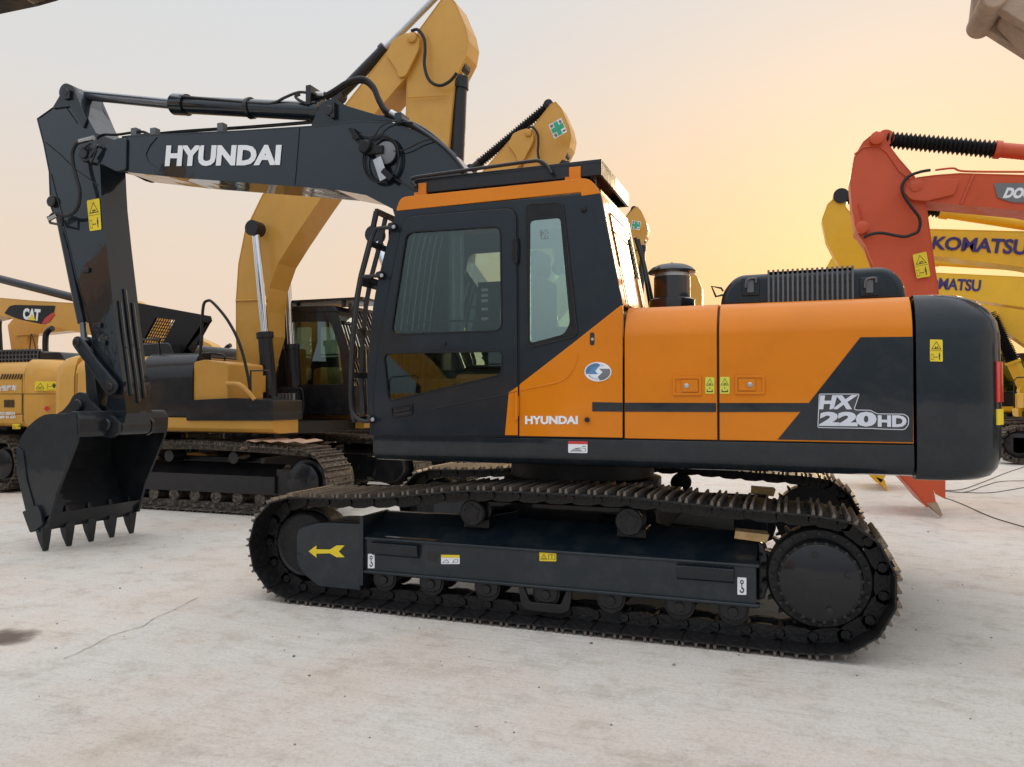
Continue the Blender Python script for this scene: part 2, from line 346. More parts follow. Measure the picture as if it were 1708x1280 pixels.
def sticker(quad, parent, kind='warn', name='warning_sticker', base=None, art_m=None):
    q = [Vector(p) for p in quad]
    bg = warp(art([rnd([(0, 0), (1, 0), (1, 1), (0, 1)], .07, 3)]), q, .003).build(name, base or M_YEL, parent)
    box = [(0, 0), (1, 0), (1, 1), (0, 1)]
    dot = [[(0, 0), (.001, 0), (0, .001)], [(1, 1), (.999, 1), (1, .999)]]
    if kind == 'warn':     # tall: triangle above, keep-clear picture below
        P = tri_sym(.5, .56, .78, .36) + man(.74, .08, .34) + arrow(.32, .6, .2) + ringpoly([(.08, .08), (.28, .08), (.28, .34), (.08, .34)], .015)
        P += [[(.03, .49), (.97, .49), (.97, .5), (.03, .5)]]
    elif kind == 'wide':
        P = tri_sym(.25, .2, .4, .62) + man(.88, .3, .5) + arrow(.62, .8, .45, .04) + ringpoly([(.56, .2), (.6, .2), (.6, .75), (.56, .75)], .008) + [[(.08, .06), (.42, .06), (.42, .1), (.08, .1)], [(.56, .06), (.92, .06), (.92, .1), (.56, .1)]]
    elif kind == 'fan':
        P = tri_sym(.5, .5, .82, .42) + [[(.2, .1), (.8, .1), (.8, .16), (.2, .16)], [(.14, .1), (.2, .1), (.26, .26), (.2, .26)], [(.8, .1), (.86, .1), (.8, .26), (.74, .26)], circ(.5, .34, .05, n=7)]
    elif kind == 'book':
        P = tri_sym(.27, .18, .42, .62) + ringpoly([(.54, .2), (.74, .25), (.94, .2), (.94, .72), (.74, .78), (.54, .72)], .03) + [[(.725, .25), (.755, .25), (.755, .78), (.725, .78)]]
    elif kind == 'hook':
        P = ringpoly(circ(.5, .74, .22, .12, 18), .07) + [[(.45, .42), (.55, .42), (.55, .64), (.45, .64)]]
        P += [[a, b, c, d] for a, b, c, d in zip(circ(.5, .27, .26, .17, 12, -pi, pi * .45)[:-1], circ(.5, .27, .26, .17, 12, -pi, pi * .45)[1:], circ(.5, .27, .13, .09, 12, -pi, pi * .45)[1:], circ(.5, .27, .13, .09, 12, -pi, pi * .45)[:-1])]
        P += [[(.45, .3), (.6, .38), (.55, .46), (.45, .46)]]
    elif kind == 'plate':
        P = ringpoly([(.08, .1), (.3, .34), (.55, .46), (.9, .4), (.92, .16), (.5, .1)], .02) + [[(.2, .2), (.7, .2), (.7, .26), (.2, .26)], [(.35, .32), (.6, .32), (.6, .38), (.35, .38)], [(.74, .55), (.92, .55), (.92, .6), (.74, .6)]]
    elif kind == 'strip':
        P = ringpoly([(.06, .15), (.3, .5), (.42, .3), (.4, .12)], .025) + ringpoly([(.6, .15), (.72, .5), (.92, .5), (.92, .2)], .025)
    elif kind == 'cross':
        P = [[(.36, .02), (.64, .02), (.64, .36), (.98, .36), (.98, .64), (.64, .64), (.64, .98), (.36, .98), (.36, .64), (.02, .64), (.02, .36), (.36, .36)]]
    mb = art(dot + P); warp(mb, [p + (q[1] - q[0]).cross(q[3] - q[0]).normalized() * .003 for p in q], .0015).build('symbol', art_m or M_INK, bg)
    return bg
# ================================================================== TRACKS
def path_loop(x0, z0, r0, x1, z1, r1, topz):
    # closed track line: bottom run, sprocket arc, sagging top run, idler arc
    P = [Vector((x0, z0 - r0)), Vector((x1, z1 - r1))]
    P += [Vector((x1 + r1 * sin(a), z1 - r1 * cos(a))) for a in [pi * i / 24 for i in range(1, 23)]]
    P += [Vector(p) for p in topz]
    P += [Vector((x0 - r0 * sin(a), z0 + r0 * cos(a))) for a in [pi * i / 24 for i in range(1, 24)]]
    return P
def resample(P, n, off=0.0):
    P = P + [P[0]]; Ls = [0]
    for a, b in zip(P[:-1], P[1:]): Ls.append(Ls[-1] + (b - a).length)
    T = Ls[-1]; out = []
    def at(s):
        s %= T
        for i in range(len(P) - 1):
            if s <= Ls[i + 1] + 1e-9:
                f = (s - Ls[i]) / max(1e-9, Ls[i + 1] - Ls[i]); return P[i].lerp(P[i + 1], f)
        return P[0]
    st = T / n
    for i in range(n):
        s = (i + off) * st; a = at(s - st * .46); b = at(s + st * .46); out.append(((a + b) / 2, (b - a).normalized()))
    return out, st
def shoe_matrix(p, t, yc):
    T = Vector((t.x, 0, t.y)); Nn = Vector((t.y, 0, -t.x)); Y = Nn.cross(T)
    return Matrix(((T.x, Y.x, Nn.x, p.x), (T.y, Y.y, Nn.y, yc), (T.z, Y.z, Nn.z, p.y), (0, 0, 0, 1)))
def shoe_mb(pitch, width, ribs=True):
    h = pitch / 2; w2 = width / 2; mb = MB()
    prof = [(-h - .004, -.002), (-h + .012, .0), (h - .01, .0), (h + .008, -.012), (h + .008, -.022), (h - .012, -.011), (-h + .012, -.011), (-h - .004, -.012)]
    mb.prism(prof, -w2, w2)
    if ribs:
        for x, hh in ((-h + .014, .029), (.0, .026), (h - .022, .029)):
            a = [(x - .011, -.001), (x + .011, -.001), (x + .006, hh), (x - .006, hh)]
            mb.taper(a, -w2 + .004, a, w2 - .004)
        for y in (-w2 + .05, w2 - .05, -.15, .15):       # bolt heads
            mb.cyl((-h * .5, y, 0), (-h * .5, y, .012), .011, n=6)
    return mb
def rib_faces(me, worn):
    # grouser bars are polished by the ground
    me.materials.append(worn)
    for i, p in enumerate(me.polygons): p.material_index = 1 if 10 <= i < 28 else 0
def link_mb(pitch):
    h = pitch / 2; mb = MB()
    for s in (-1, 1):
        y = s * .085
        mb.prism([(-h - .03, -.035), (-h - .01, -.085), (-h * .4, -.10), (h * .5, -.10), (h + .03, -.075), (h + .035, -.04), (h * .6, -.012), (-h * .7, -.012)], y - .018, y + .018)
        mb.cyl((h + .0, y - .032 * 1, -.058), (h + .0, y + .032, -.058), .028, n=10)
    mb.cyl((h, -.075, -.058), (h, .075, -.058), .03, n=10)
    return mb
# ================================================================== MAIN MACHINE (front towards -x, near side y < 0)
YS = -1.36; YC = -.12
MX = root('crawler_excavator', 'large orange and dark slate excavator standing whole in the foreground, side on to the viewer', 'excavator')
IDX, IDZ, IDR = -1.84, .415, .385
SPX, SPZ, SPR = 1.82, .445, .412
TOPZ = [(1.60, .858), (1.29, .872), (.9, .897), (.66, .912), (.2, .912), (-.2, .912), (-.46, .905), (-.8, .862), (-1.07, .828), (-1.41, .806), (-1.7, .80)]
loop, pitch = resample(path_loop(IDX, IDZ, IDR, SPX, SPZ, SPR, TOPZ), 51, .3)
SHOE = None
def main_side(yc, sg):
    # sg = -1 near side, +1 far side
    tk = MB(); lk = link_mb(pitch)
    for p, t in loop: tk.merge(lk, shoe_matrix(p, t, yc))
    tr = tk.build('track_chain', M_TRACK, MX)
    global SHOE
    for i, (p, t) in enumerate(loop):
        if SHOE is None:
            o = shoe_mb(pitch - .004, .60).build('track_shoe', M_TRACK, None); o.parent = tr; SHOE = o; rib_faces(o.data, M_WORN)
        else:
            o = SHOE.copy(); COL.objects.link(o); o.parent = tr
        o.matrix_local = shoe_matrix(p, t, yc)
    # side frame: sloped top, upright face, flanges
    xa, xb = -1.30, 1.46; yo = sg * 1.36; yi = yc - sg * .16 if False else sg * 1.0
    fr = MB().xprism([(yo, .50), (yo, .262), (sg * 1.33, .235), (yi, .235), (yi, .66), (sg * 1.06, .655)], xa, xb)
    fr.xprism([(yo + sg * .012, .512), (yo + sg * .012, .492), (yo - sg * .05, .496), (yo - sg * .06, .525)], xa - .01, xb + .02)
    fr.xprism([(yo + sg * .022, .272), (yo + sg * .022, .250), (yo - sg * .05, .250), (yo - sg * .05, .272)], xa - .01, xb + .02)
    fo = fr.build('track_frame', M_FRAME, MX, bevel=.006)
    # steps welded on the frame
    for x0, x1 in ((-1.22, -.84), (.98, 1.33)):
        s = MB().xprism([(yo + sg * .004, .485), (yo + sg * .045, .48), (yo + sg * .045, .465), (yo + sg * .028, .40), (yo + sg * .004, .385)], x0, x1)
        for k in range(int((x1 - x0 - .08) / .028)): s.box(x0 + .05 + k * .028, x0 + .062 + k * .028, min(yo + sg * .045, yo + sg * .052), max(yo + sg * .045, yo + sg * .052), .47, .484)
        s.build('step', M_DARK, fo, bevel=.004)
    # oval hole and weld seams
    MB().lathe((-.745, yo + sg * .001, .405), (0, sg, 0), [(.034, 0), (.034, .002)], 20).build('frame_hole', M_INK, fo)
    MB().box(-.745, -.70, min(yo, yo + sg * .0015), max(yo, yo + sg * .0015), .373, .437).build('frame_hole', M_INK, fo)
    # idler guard
    g = rnd([(-1.68, .60), (-1.87, .54), (-1.87, .25), (-1.68, .12), (-1.315, .12), (-1.30, .61)], [.08, .06, .12, .05, .01, .01], 6)
    ig = MB().prism(g, min(sg * 1.38, yi), max(sg * 1.38, yi)); ig.build('idler_guard', M_FRAME, MX, bevel=.012, seg=3)
    MB().box(-1.315, -1.285, min(sg * 1.39, yi), max(sg * 1.39, yi), .16, .665).build('guard_flange', M_DARK, fo, bevel=.004)
    MB().lathe((IDX, sg * 1.02, IDZ), (0, sg, 0), [(.06, 0), (.24, .0), (.26, .05), (.25, .10), (.262, .105), (.262, .215), (.25, .22), (.25, .27), (.24, .30), (.235, .31), (.22, .295), (.12, .295)], 40).build('idler', M_TRACK, MX)
    # sprocket with teeth
    sp = MB(); n = 21
    ring = []
    for i in range(n):
        for a, r in ((-.30, .285), (-.16, .305), (-.06, .342), (.06, .342), (.16, .305), (.30, .285)):
            th = 2 * pi * (i + a) / n; ring.append((SPX + r * sin(th), SPZ + r * cos(th)))
    sp.prism(ring, yc - .035, yc + .035); sp.build('sprocket', M_TRACK, MX, ang=20)
    fd = MB().lathe((SPX, yc + sg * .02, SPZ), (0, sg, 0), [(.30, -.1), (.305, .0), (.305, .08), (.29, .105), (.245, .108), (.238, .115), (.238, .195), (.232, .205)], 56)
    fdo = fd.build('final_drive', M_TRACK, MX)
    MB().lathe((SPX, yc + sg * .02, SPZ), (0, sg, 0), [(.222, .20), (.222, .214), (.214, .219), (.0, .219)], 56).build('drive_cover', M_BLKP, fdo)
    bl = MB()
    for i in range(24):
        a = 2 * pi * i / 24 + .1; bl.cyl((SPX + .232 * cos(a) * .985, yc + sg * .215, SPZ + .2285 * sin(a)), (SPX + .2285 * cos(a), yc + sg * .236, SPZ + .2285 * sin(a)), .0125, n=6)
    for i in range(20):
        a = 2 * pi * i / 20; bl.cyl((SPX + .272 * cos(a), yc + sg * .125, SPZ + .272 * sin(a)), (SPX + .272 * cos(a), yc + sg * .142, SPZ + .272 * sin(a)), .012, n=6)
    if sg < 0: bl.build('bolt', M_BLKP, fdo, each=True)
    pl = MB()
    for a in (.35, -1.25, 1.72): pl.lathe((SPX + .165 * cos(a), yc + sg * .238, SPZ + .165 * sin(a)), (0, sg, 0), [(.02, 0), (.02, .008), (.012, .01)], 14)
    pl.box(SPX - .06, SPX + .10, min(yc + sg * .237, yc + sg * .241), max(yc + sg * .237, yc + sg * .241), SPZ + .06, SPZ + .072)
    pl.box(SPX - .02, SPX + .04, min(yc + sg * .237, yc + sg * .241), max(yc + sg * .237, yc + sg * .241), SPZ - .02, SPZ + .015)
    pl.build('drain_plug', M_BLKP, fdo, each=True)
    # rear end housing of the frame around the sprocket
    MB().prism([(1.46, .24), (1.46, .62), (1.50, .60), (1.53, .50), (1.53, .36), (1.50, .26)], min(yi, sg * 1.16), max(yi, sg * 1.16)).build('frame_end', M_DARK, fo, bevel=.01)
    # lower rollers with their brackets
    for x in (-1.14, -.76, -.33, .10, .545, .99, 1.32):
        ro = MB().lathe((x, yc - .14, .215), (0, 1, 0), [(.045, 0), (.095, .0), (.095, .035), (.075, .04), (.075, .24), (.095, .245), (.095, .28), (.045, .28)], 24)
        r = ro.build('track_roller', M_TRACK, MX)
        b = MB().prism(rnd([(x - .085, .262), (x - .075, .17), (x, .145), (x + .075, .17), (x + .085, .262)], .03, 3), min(yo - sg * .05, yo - sg * .02), max(yo - sg * .05, yo - sg * .02))
        b.cyl((x, yo - sg * .03, .205), (x, yo - sg * .005, .205), .032, n=12)
        b.build('roller_bracket', M_BLKP, r, bevel=.004)
    for x in (.10,):
        MB().prism(rnd([(x - .19, .25), (x - .17, .12), (x - .12, .09), (x + .12, .09), (x + .17, .12), (x + .19, .25), (x + .15, .25), (x + .11, .15), (x - .11, .15), (x - .15, .25)], .02, 3), min(yo - sg * .03, yo + sg * .0), max(yo - sg * .03, yo + sg * .0)).build('track_guard', M_BLKP, fo, bevel=.004)
    # carrier rollers
    for x in (-.46, .66):
        c = MB().lathe((x, sg * 1.04, .72), (0, sg, 0), [(.04, .10), (.09, .11), (.075, .12), (.075, .22), (.092, .225), (.094, .25), (.085, .262), (.05, .262), (.05, .268), (.02, .27)], 28)
        for i in range(5):
            a = 2 * pi * i / 5 + .4; c.cyl((x + .055 * cos(a), sg * 1.295, .72 + .055 * sin(a)), (x + .055 * cos(a), sg * 1.31, .72 + .055 * sin(a)), .012, n=6)
        co = c.build('carrier_roller', M_TRACK, MX)
        MB().box(x - .10, x + .10, min(sg * 1.02, sg * 1.22), max(sg * 1.02, sg * 1.22), .60, .668).build('roller_bracket', M_BLK, co, bevel=.01)
    # tension spring box in the frame top
    return fo
frame_near = main_side(-1.19, -1); main_side(1.19, 1)
# frame stickers
frm = frame_near; YF = -1.383
art_ar = art([[(0, .5), (.22, 1.0), (.22, .68), (.60, .66), (.78, 1), (1, 1), (.84, .5), (1, .02), (.78, .02), (.60, .34), (.22, .32), (.22, 0)]])
warp(art_ar, quadpx([(515, 930), (575, 930), (575, 910), (515, 910)], -1.3805), .003).build('arrow_sticker', M_YEL, frm)
sticker(quadpx([(614, 948), (625, 948), (625, 924), (614, 924)], -1.361), frm, 'hook', 'hook_sticker', M_WHITE)
sticker(quadpx([(1230, 992), (1245, 992.5), (1245, 964), (1230, 963)], -1.361), frm, 'hook', 'hook_sticker', M_WHITE)
sticker(quadpx([(736, 941), (767, 941), (767, 926), (736, 925.5)], -1.361), frm, 'strip', 'manual_sticker', M_WHITE)
warp(art([[(0, 0), (1, 0), (1, 1), (0, 1)]]), quadpx([(736, 930), (767, 930.5), (767, 926), (736, 925.5)], -1.3625), .004).build('sticker_band', M_YEL, frm)
sticker(quadpx([(900, 936), (928, 936.5), (928, 922), (900, 921)], -1.361), frm, 'book', 'manual_sticker')

# centre of the undercarriage
cb = MB().box(-.75, .75, -.72, .72, .50, .74)
for sx in (-1, 1):
    for sy in (-1, 1): cb.hexa([(sx * .3, sy * .5, .45), (sx * 1.2, sy * 1.02, .30), (sx * .85, sy * 1.02, .30), (sx * .1, sy * .6, .45)], [(sx * .3, sy * .5, .72), (sx * 1.2, sy * 1.02, .58), (sx * .85, sy * 1.02, .58), (sx * .1, sy * .6, .72)])
cb.build('carbody', M_BLKP, MX, bevel=.02)
MB().lathe((0, 0, .72), (0, 0, 1), [(.3, 0), (.62, 0), (.62, .06), (.66, .07), (.66, .16), (.60, .17), (.60, .33), (.3, .33)], 48).build('slew_ring', M_BLK, MX)
# ------------------------------------------------------------------ revolving deck
XF, XR = -1.225, 2.335
prof = [(YS, 1.262), (YS, 1.150), (YS + .012, 1.115), (YS + .045, 1.085), (YS + .12, 1.072), (-.9, 1.072), (-.9, 1.262)]
MB().xprism(prof, XF, XR).build('side_sill', M_DARKB, MX, bevel=.007, seg=3)
MB().xprism([(-y, z) for y, z in prof], XF, XR).build('side_sill', M_DARKB, MX, bevel=.006)
dk = MB().box(-1.2, 2.32, -.95, .95, 1.05, 1.16); dk.box(-1.2, 2.30, -1.30, 1.30, 1.16, 1.25); dk.box(-1.25, -.2, .45, 1.30, 1.1, 1.26)
dk.build('deck', M_BLK, MX)
# core behind the doors so that the panel gaps read dark
cp = [(YS + .03, 1.25), (YS + .03, 1.95), (-1.29, 2.05), (-1.22, 2.105), (1.22, 2.105), (1.29, 2.05), (1.33, 1.95), (1.33, 1.25)]
MB().xprism(cp, .66, 2.335).build('engine_bay', M_INK, MX)
MB().xprism([(YS + .03, 1.25), (YS + .03, 1.60), (.3, 1.60), (.3, 1.25)], -.30, .66).build('engine_bay', M_INK, MX)
X1 = Q(1039.5, 600, YS).x; X2 = Q(1197, 600, YS).x; XD = Q(865, 690, YS).x; X3 = XR
def door_panel(x0, x1, m=M_ORANGE, name='engine_door'):
    th = .03; P = [(YS, 1.270), (YS, 1.93), (YS + .006, 1.968), (YS + .028, 2.03), (YS + .072, 2.095), (YS + .125, 2.132), (YS + .19, 2.142), (YS + .19, 2.11), (YS + .07, 2.05), (YS + th, 1.95), (YS + th, 1.270)]
    return MB().xprism(P, x0, x1).build(name, m, MX, bevel=.005, seg=2)
ed1 = door_panel(X1 + .008, X2 - .005); ed2 = door_panel(X2 + .009, X3 - .004)
MB().xprism([(-y, z) for y, z in [(YS, 1.270), (YS, 1.93), (YS + .028, 2.03), (YS + .072, 2.095), (YS + .19, 2.142), (YS + .19, 2.11), (YS + .03, 1.95), (YS + .03, 1.270)]], .3, X3).build('engine_door', M_ORANGE, MX, bevel=.005)
MB().box(.66, X3, YS + .19, -YS - .19, 2.10, 2.138).build('engine_deck', M_ORANGE, MX, bevel=.01)
MB().prism([(-1.2, 1.26), (-1.22, 1.75), (-1.1, 1.85), (.3, 1.95), (.66, 2.1), (.66, 1.26)], .42, 1.33).build('tank_cover', M_ORANGE, MX, bevel=.03, seg=3)
# storage door (orange) below the diagonal
sp_ = QX([(866.5, 727.5), (1038.5, 730.5), (1038.5, 510), (1036, 509.5), (953, 575), (866.5, 642)], YS)
sd = plate([rnd(sp_, [.004, .004, .006, .006, .0, .01], 3)], YS - .008, YS + .03, .004).build('storage_door', M_ORANGE, MX)
# the cream pressed line in the storage door
cr = [Q(u, v, YS - .008) for u, v in [(868, 651), (890, 646.5), (918, 641), (935, 636), (948, 627), (957, 614), (963, 597), (964, 590)]]
MB().tube(cr, .006, 6).build('pressed_rib', M_ORANGE, sd)
sl_ = plate([rnd(QX([(984.5, 576.5), (992, 576.5), (992, 555), (984.5, 555)], YS), .02, 5)], YS - .0095, YS - .006).build('key_slot', M_INK, sd)
MB().cyl(Q(988, 566, YS - .008), Q(988, 566, YS - .016), .010, n=10).build('lock', M_STEEL, sd)
MB().cyl(Q(979, 700.5, YS - .008), Q(979, 700.5, YS - .03), .017, n=16).build('rubber_stop', M_RUB, sd)
lettering('HYUNDAI', [(876, 708), (964, 708), (964, 694), (876, 694)], YS - .0085, M_WHITE, sd, bold=.045)
# oval badge with its blue and grey halves
bq = quadpx([(975, 636.5), (1020, 637), (1020, 604.5), (975, 604)], YS - .0085)
bd = warp(art([circ(.5, .5, .5, .5, 36)]), bq, .003).build('oval_badge', M_WHITE, sd)
def badge(polys, m, th, nm='badge_mark'):
    q = [p + Vector((0, -th, 0)) for p in bq]
    xs_ = [p[0] for P in polys for p in P]; ys_ = [p[1] for P in polys for p in P]; a0, a1, b0, b1 = min(xs_), max(xs_), min(ys_), max(ys_)
    f_ = lambda x, y: q[0] * (1 - x) * (1 - y) + q[1] * x * (1 - y) + q[2] * x * y + q[3] * (1 - x) * y
    warp(art(polys), [f_(a0, b0), f_(a1, b0), f_(a1, b1), f_(a0, b1)], .0008).build(nm, m, bd)
ln = [(.5 + .455 * cos(a), .5 + .455 * sin(a)) for a in [pi * (.60) + (pi * .47) * i / 14 for i in range(15)]]
badge([[(.06, .38)] + [(.5 + .46 * cos(a), .5 + .45 * sin(a)) for a in [pi * 1.07 - (pi * .55) * i / 14 for i in range(15)]] + [(.60, .86), (.40, .55), (.50, .38)]], M_BLUE, .0035)
badge([[(.94, .66)] + [(.5 + .46 * cos(a), .5 + .45 * sin(a)) for a in [pi * .1 - (pi * .55) * i / 14 for i in range(15)]] + [(.5, .24), (.68, .48), (.55, .66)]], M_GREY, .0035)
rgt = textmb('EQUIPMENT', .02); rgb = textmb('SERVICE & CO', .02)
def arc_text(mb, c, rx, ry, a0, a1, h, m, flip=False):
    xs = [p.x for p in mb.v]; x0, x1 = min(xs), max(xs); out = []
    for p in mb.v:
        s = (p.x - x0) / (x1 - x0); a = a0 + (a1 - a0) * s; r = 1 + (p.y - .35) * h * (-1 if flip else 1)
        out.append(Vector((c[0] + rx * r * cos(a), c[1] - (.0135 if p.z > 0 else .0118) + .008, c[2] + ry * r * sin(a))))
    mb.v = out; mb.build('badge_text', m, bd)
bc = Q(997.5, 620.5, YS - .0085 - .004)
arc_text(rgt, bc, .068, .047, pi * .98, pi * .30, .13, M_GREY); arc_text(rgb, bc, .068, .047, pi * 1.15, pi * 1.75, .13, M_GREY, True)
# dark stripe and dark swoosh on the doors
def decal(px, Y, m, parent, name, th=.003, r=0):
    P = QX(px, Y); P = rnd(P, r, 3) if r else P
    return plate([P], Y - th, Y - .0004).build(name, m, parent)
decal([(988, 686.5), (1038.3, 687), (1038.3, 672), (988, 671)], YS - .008, M_DARKB, sd, 'stripe')
decal([(1042.5, 687), (1194.5, 687.5), (1194.5, 672.5), (1042.5, 672)], YS, M_DARKB, ed1, 'stripe')
decal([(1200, 687.5), (1335, 687.3), (1297, 733.5), (1523, 738), (1523, 562), (1435, 563), (1349, 672.5), (1200, 672.5)], YS, M_DARKB, ed2, 'dark_band')
lettering('HX', [(1366, 683), (1421, 683), (1432, 659), (1368, 660)], YS - .0045, M_SILVER, ed2, bold=.05, thick=.004)
lettering('220', [(1366, 711), (1462, 712), (1462, 687), (1368, 687)], YS - .0045, M_SILVER, ed2, bold=.06, thick=.004)
lettering('HD', [(1464, 712), (1512, 713), (1512, 693), (1464, 693)], YS - .0045, M_SILVER, ed2, bold=.05, thick=.004)
ol = QX([(1363.5, 714), (1455, 715.5), (1470, 716.5), (1509, 717.5), (1516, 709), (1516, 696), (1508, 690.5), (1463, 690), (1452, 684), (1425, 683.5), (1434, 657), (1366, 657)], YS - .003)
plate([rnd(ol, .012, 3), inset2(rnd(ol, .012, 3), .004)], YS - .0055, YS - .003).build('emblem_outline', M_SILVER, ed2)
plate([rnd(inset2(ol, -.002), .012, 3)], YS - .0046, YS - .0028).build('emblem_ground', M_EMB, ed2)
def latch(u0, u1, v0, v1, par, left):
    o = QX([(u0, v1), (u1, v1), (u1, v0), (u0, v0)], YS); i = inset2(o, .016)
    lo = plate([rnd(o, .008, 3), rnd(i, .006, 3)], YS - .010, YS - .0002, .002).build('latch_frame', M_ORANGE, par)
    plate([i], YS - .0015, YS - .0003).build('latch_pocket', M_ORANGE2, par)
    w = i[1][0] - i[0][0]; a = i[0][0] + (w * .28 if left else .004); b = i[1][0] - (.004 if left else w * .28)
    MB().box(a, b, YS - .011, YS - .0015, i[0][1] + .006, i[2][1] - .006).build('latch_paddle', M_ORANGE, par, bevel=.003)
    c = ((a + b) / 2 - (.02 if left else -.02), YS - .011, (i[0][1] + i[2][1]) / 2)
    MB().lathe(c, (0, -1, 0), [(.016, 0), (.016, .004), (.012, .007), (0, .007)], 16).build('lock', M_STEEL, par)
latch(1122, 1170, 628, 660, ed1, True); latch(1226, 1276, 626, 658, ed2, False)
sticker(quadpx([(1176.5, 657), (1191.5, 657), (1191.5, 629.5), (1176.5, 629.5)], YS), ed1, 'fan', 'fan_sticker', M_YELG)
sticker(quadpx([(1201, 657), (1217, 657), (1217, 629), (1201, 629)], YS), ed2, 'fan', 'fan_sticker', M_YELG)
sk = quadpx([(948, 755.5), (980, 756), (980, 736.5), (948, 736)], YS - .0005)
sno = sticker(sk, MX, 'plate', 'notice_sticker', M_WHITE)
warp(art([[(0, .76), (1, .76), (1, 1), (0, 1)], [(0, 0), (.001, 0), (0, .001)]]), [p + Vector((0, -.0035, 0)) for p in sk], .001).build('sticker_band', M_RED, sno)
# ------------------------------------------------------------------ counterweight (lofted, round corners)
def cw_outline(ins, front=XR + .012, rear=2.81, hw=1.365, rc=.22):
    x1 = rear - ins * 1.0; y = hw - ins * .55; pts = [(front, -y)]
    n = 10
    for i in range(n + 1):
        a = -pi / 2 + (pi / 2) * i / n; pts.append((x1 - rc + rc * cos(a), -(y - rc) + rc * sin(a)))
    for i in range(n + 1):
        a = (pi / 2) * i / n; pts.append((x1 - rc + .0 + rc * cos(a), (y - rc) + rc * sin(a)))
    pts.append((front, y)); return pts
lv = [(1.055, .16), (1.062, .10), (1.085, .05), (1.13, .018), (1.20, .0), (1.5, -.004), (1.90, .0), (1.975, .012), (2.045, .05), (2.10, .105), (2.132, .165), (2.142, .23)]
cwm = MB(); rings = [cw_outline(i) for z, i in lv]; n = len(rings[0])
vs = [(x, y, lv[k][0]) for k, rg in enumerate(rings) for x, y in rg]
fs = [(k * n + i, k * n + (i + 1) % n, (k + 1) * n + (i + 1) % n, (k + 1) * n + i) for k in range(len(lv) - 1) for i in range(n)]
cwm.add(vs, fs + [tuple(range(n))[::-1], tuple(range((len(lv) - 1) * n, len(lv) * n))])
cw = cwm.build('counterweight', M_DARKB, MX, ang=50)
sticker(quadpx([(1551, 603), (1572.5, 603.5), (1572, 567), (1551, 566.5)], -1.3675), cw, 'warn')
for z0_, z1_, m_c, nm_ in ((1.51, 1.74, M_REFLR, 'red_reflection'), (1.38, 1.47, M_YEL, 'yellow_reflection')):  # red and yellow patches painting reflections onto the counterweight corners
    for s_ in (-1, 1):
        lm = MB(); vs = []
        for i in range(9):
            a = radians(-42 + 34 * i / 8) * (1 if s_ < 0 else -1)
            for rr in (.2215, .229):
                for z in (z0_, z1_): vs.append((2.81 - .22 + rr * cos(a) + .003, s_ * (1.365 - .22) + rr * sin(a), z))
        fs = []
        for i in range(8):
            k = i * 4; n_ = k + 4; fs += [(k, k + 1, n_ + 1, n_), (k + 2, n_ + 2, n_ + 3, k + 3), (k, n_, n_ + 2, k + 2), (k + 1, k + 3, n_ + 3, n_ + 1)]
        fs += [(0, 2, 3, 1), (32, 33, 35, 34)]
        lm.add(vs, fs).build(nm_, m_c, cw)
# ------------------------------------------------------------------ raised engine hood
hx0, hx1 = Q(1205, 470, -1.0).x, Q(1511, 470, -1.0).x
hd = MB().prism(rnd([(hx0 - .02, 2.13), (hx0 + .0, 2.25), (hx0 + .09, 2.355), (hx1 - .10, 2.36), (hx1 - .015, 2.27), (hx1 + .01, 2.13)], [.0, .06, .10, .10, .06, 0], 6), -1.02, .75)
hdo = hd.build('engine_hood', M_DARKB, MX, bevel=.045, seg=4)
gm = MB()
gx0, gx1 = Q(1282, 460, -1.02).x, Q(1422, 460, -1.02).x
ng = 17
for i in range(ng):
    x = gx0 + (gx1 - gx0) * (i + .5) / ng
    for z0, z1 in ((2.16, 2.20), (2.225, 2.262), (2.285, 2.318)): gm.box(x - .0095, x + .0095, -1.0225, -1.018, z0, z1)
    gm.add([(x - .0095, -1.008, 2.3605 + .002), (x + .0095, -1.008, 2.3625), (x + .0095, -.6, 2.3625), (x - .0095, -.6, 2.3625)], [(0, 1, 2, 3)])
gm.build('vent_slots', M_WHITE if False else M_INK, hdo)
gb = MB()
for i in range(ng + 1):
    x = gx0 + (gx1 - gx0) * i / ng; gb.box(x - .007, x + .007, -1.036, -1.02, 2.15, 2.35)
    gb.box(x - .007, x + .007, -1.036, -.7, 2.35, 2.372)
gb.build('vent_bars', M_VENT, hdo, bevel=.003)
for u in (1252, 1450):
    c = Q(u, 476, -1.025)
    k = MB().box(c.x - .055, c.x + .055, -1.034, -1.018, c.z - .07, c.z + .05)
    ko = k.build('hood_latch', M_DARKB, hdo, bevel=.006)
    kk = MB().box(c.x - .02, c.x + .02, -1.048, -1.034, c.z - .05, c.z + .03).tube([(c.x - .03, -1.06, c.z - .02), (c.x - .02, -1.065, c.z + .03), (c.x + .03, -1.06, c.z + .04), (c.x + .035, -1.055, c.z + .01)], .007, 6)
    kk.build('latch_hook', M_VENT, ko)
MB().prism(rnd([(hx0 + .18, 2.15), (hx0 + .20, 2.39), (hx1 - .14, 2.395), (hx1 - .10, 2.15)], .05, 4), .76, 1.0).build('exhaust_box', M_DARKB, hdo, bevel=.02)
# hand mirror hoop left of the hood
hp = [Q(u, v, -.9) for u, v in [(1206, 492), (1194, 495), (1187, 478), (1203, 481), (1206, 486)]]
MB().tube(hp, .008, 6, False).build('grab_hoop', M_BLKP, hdo)
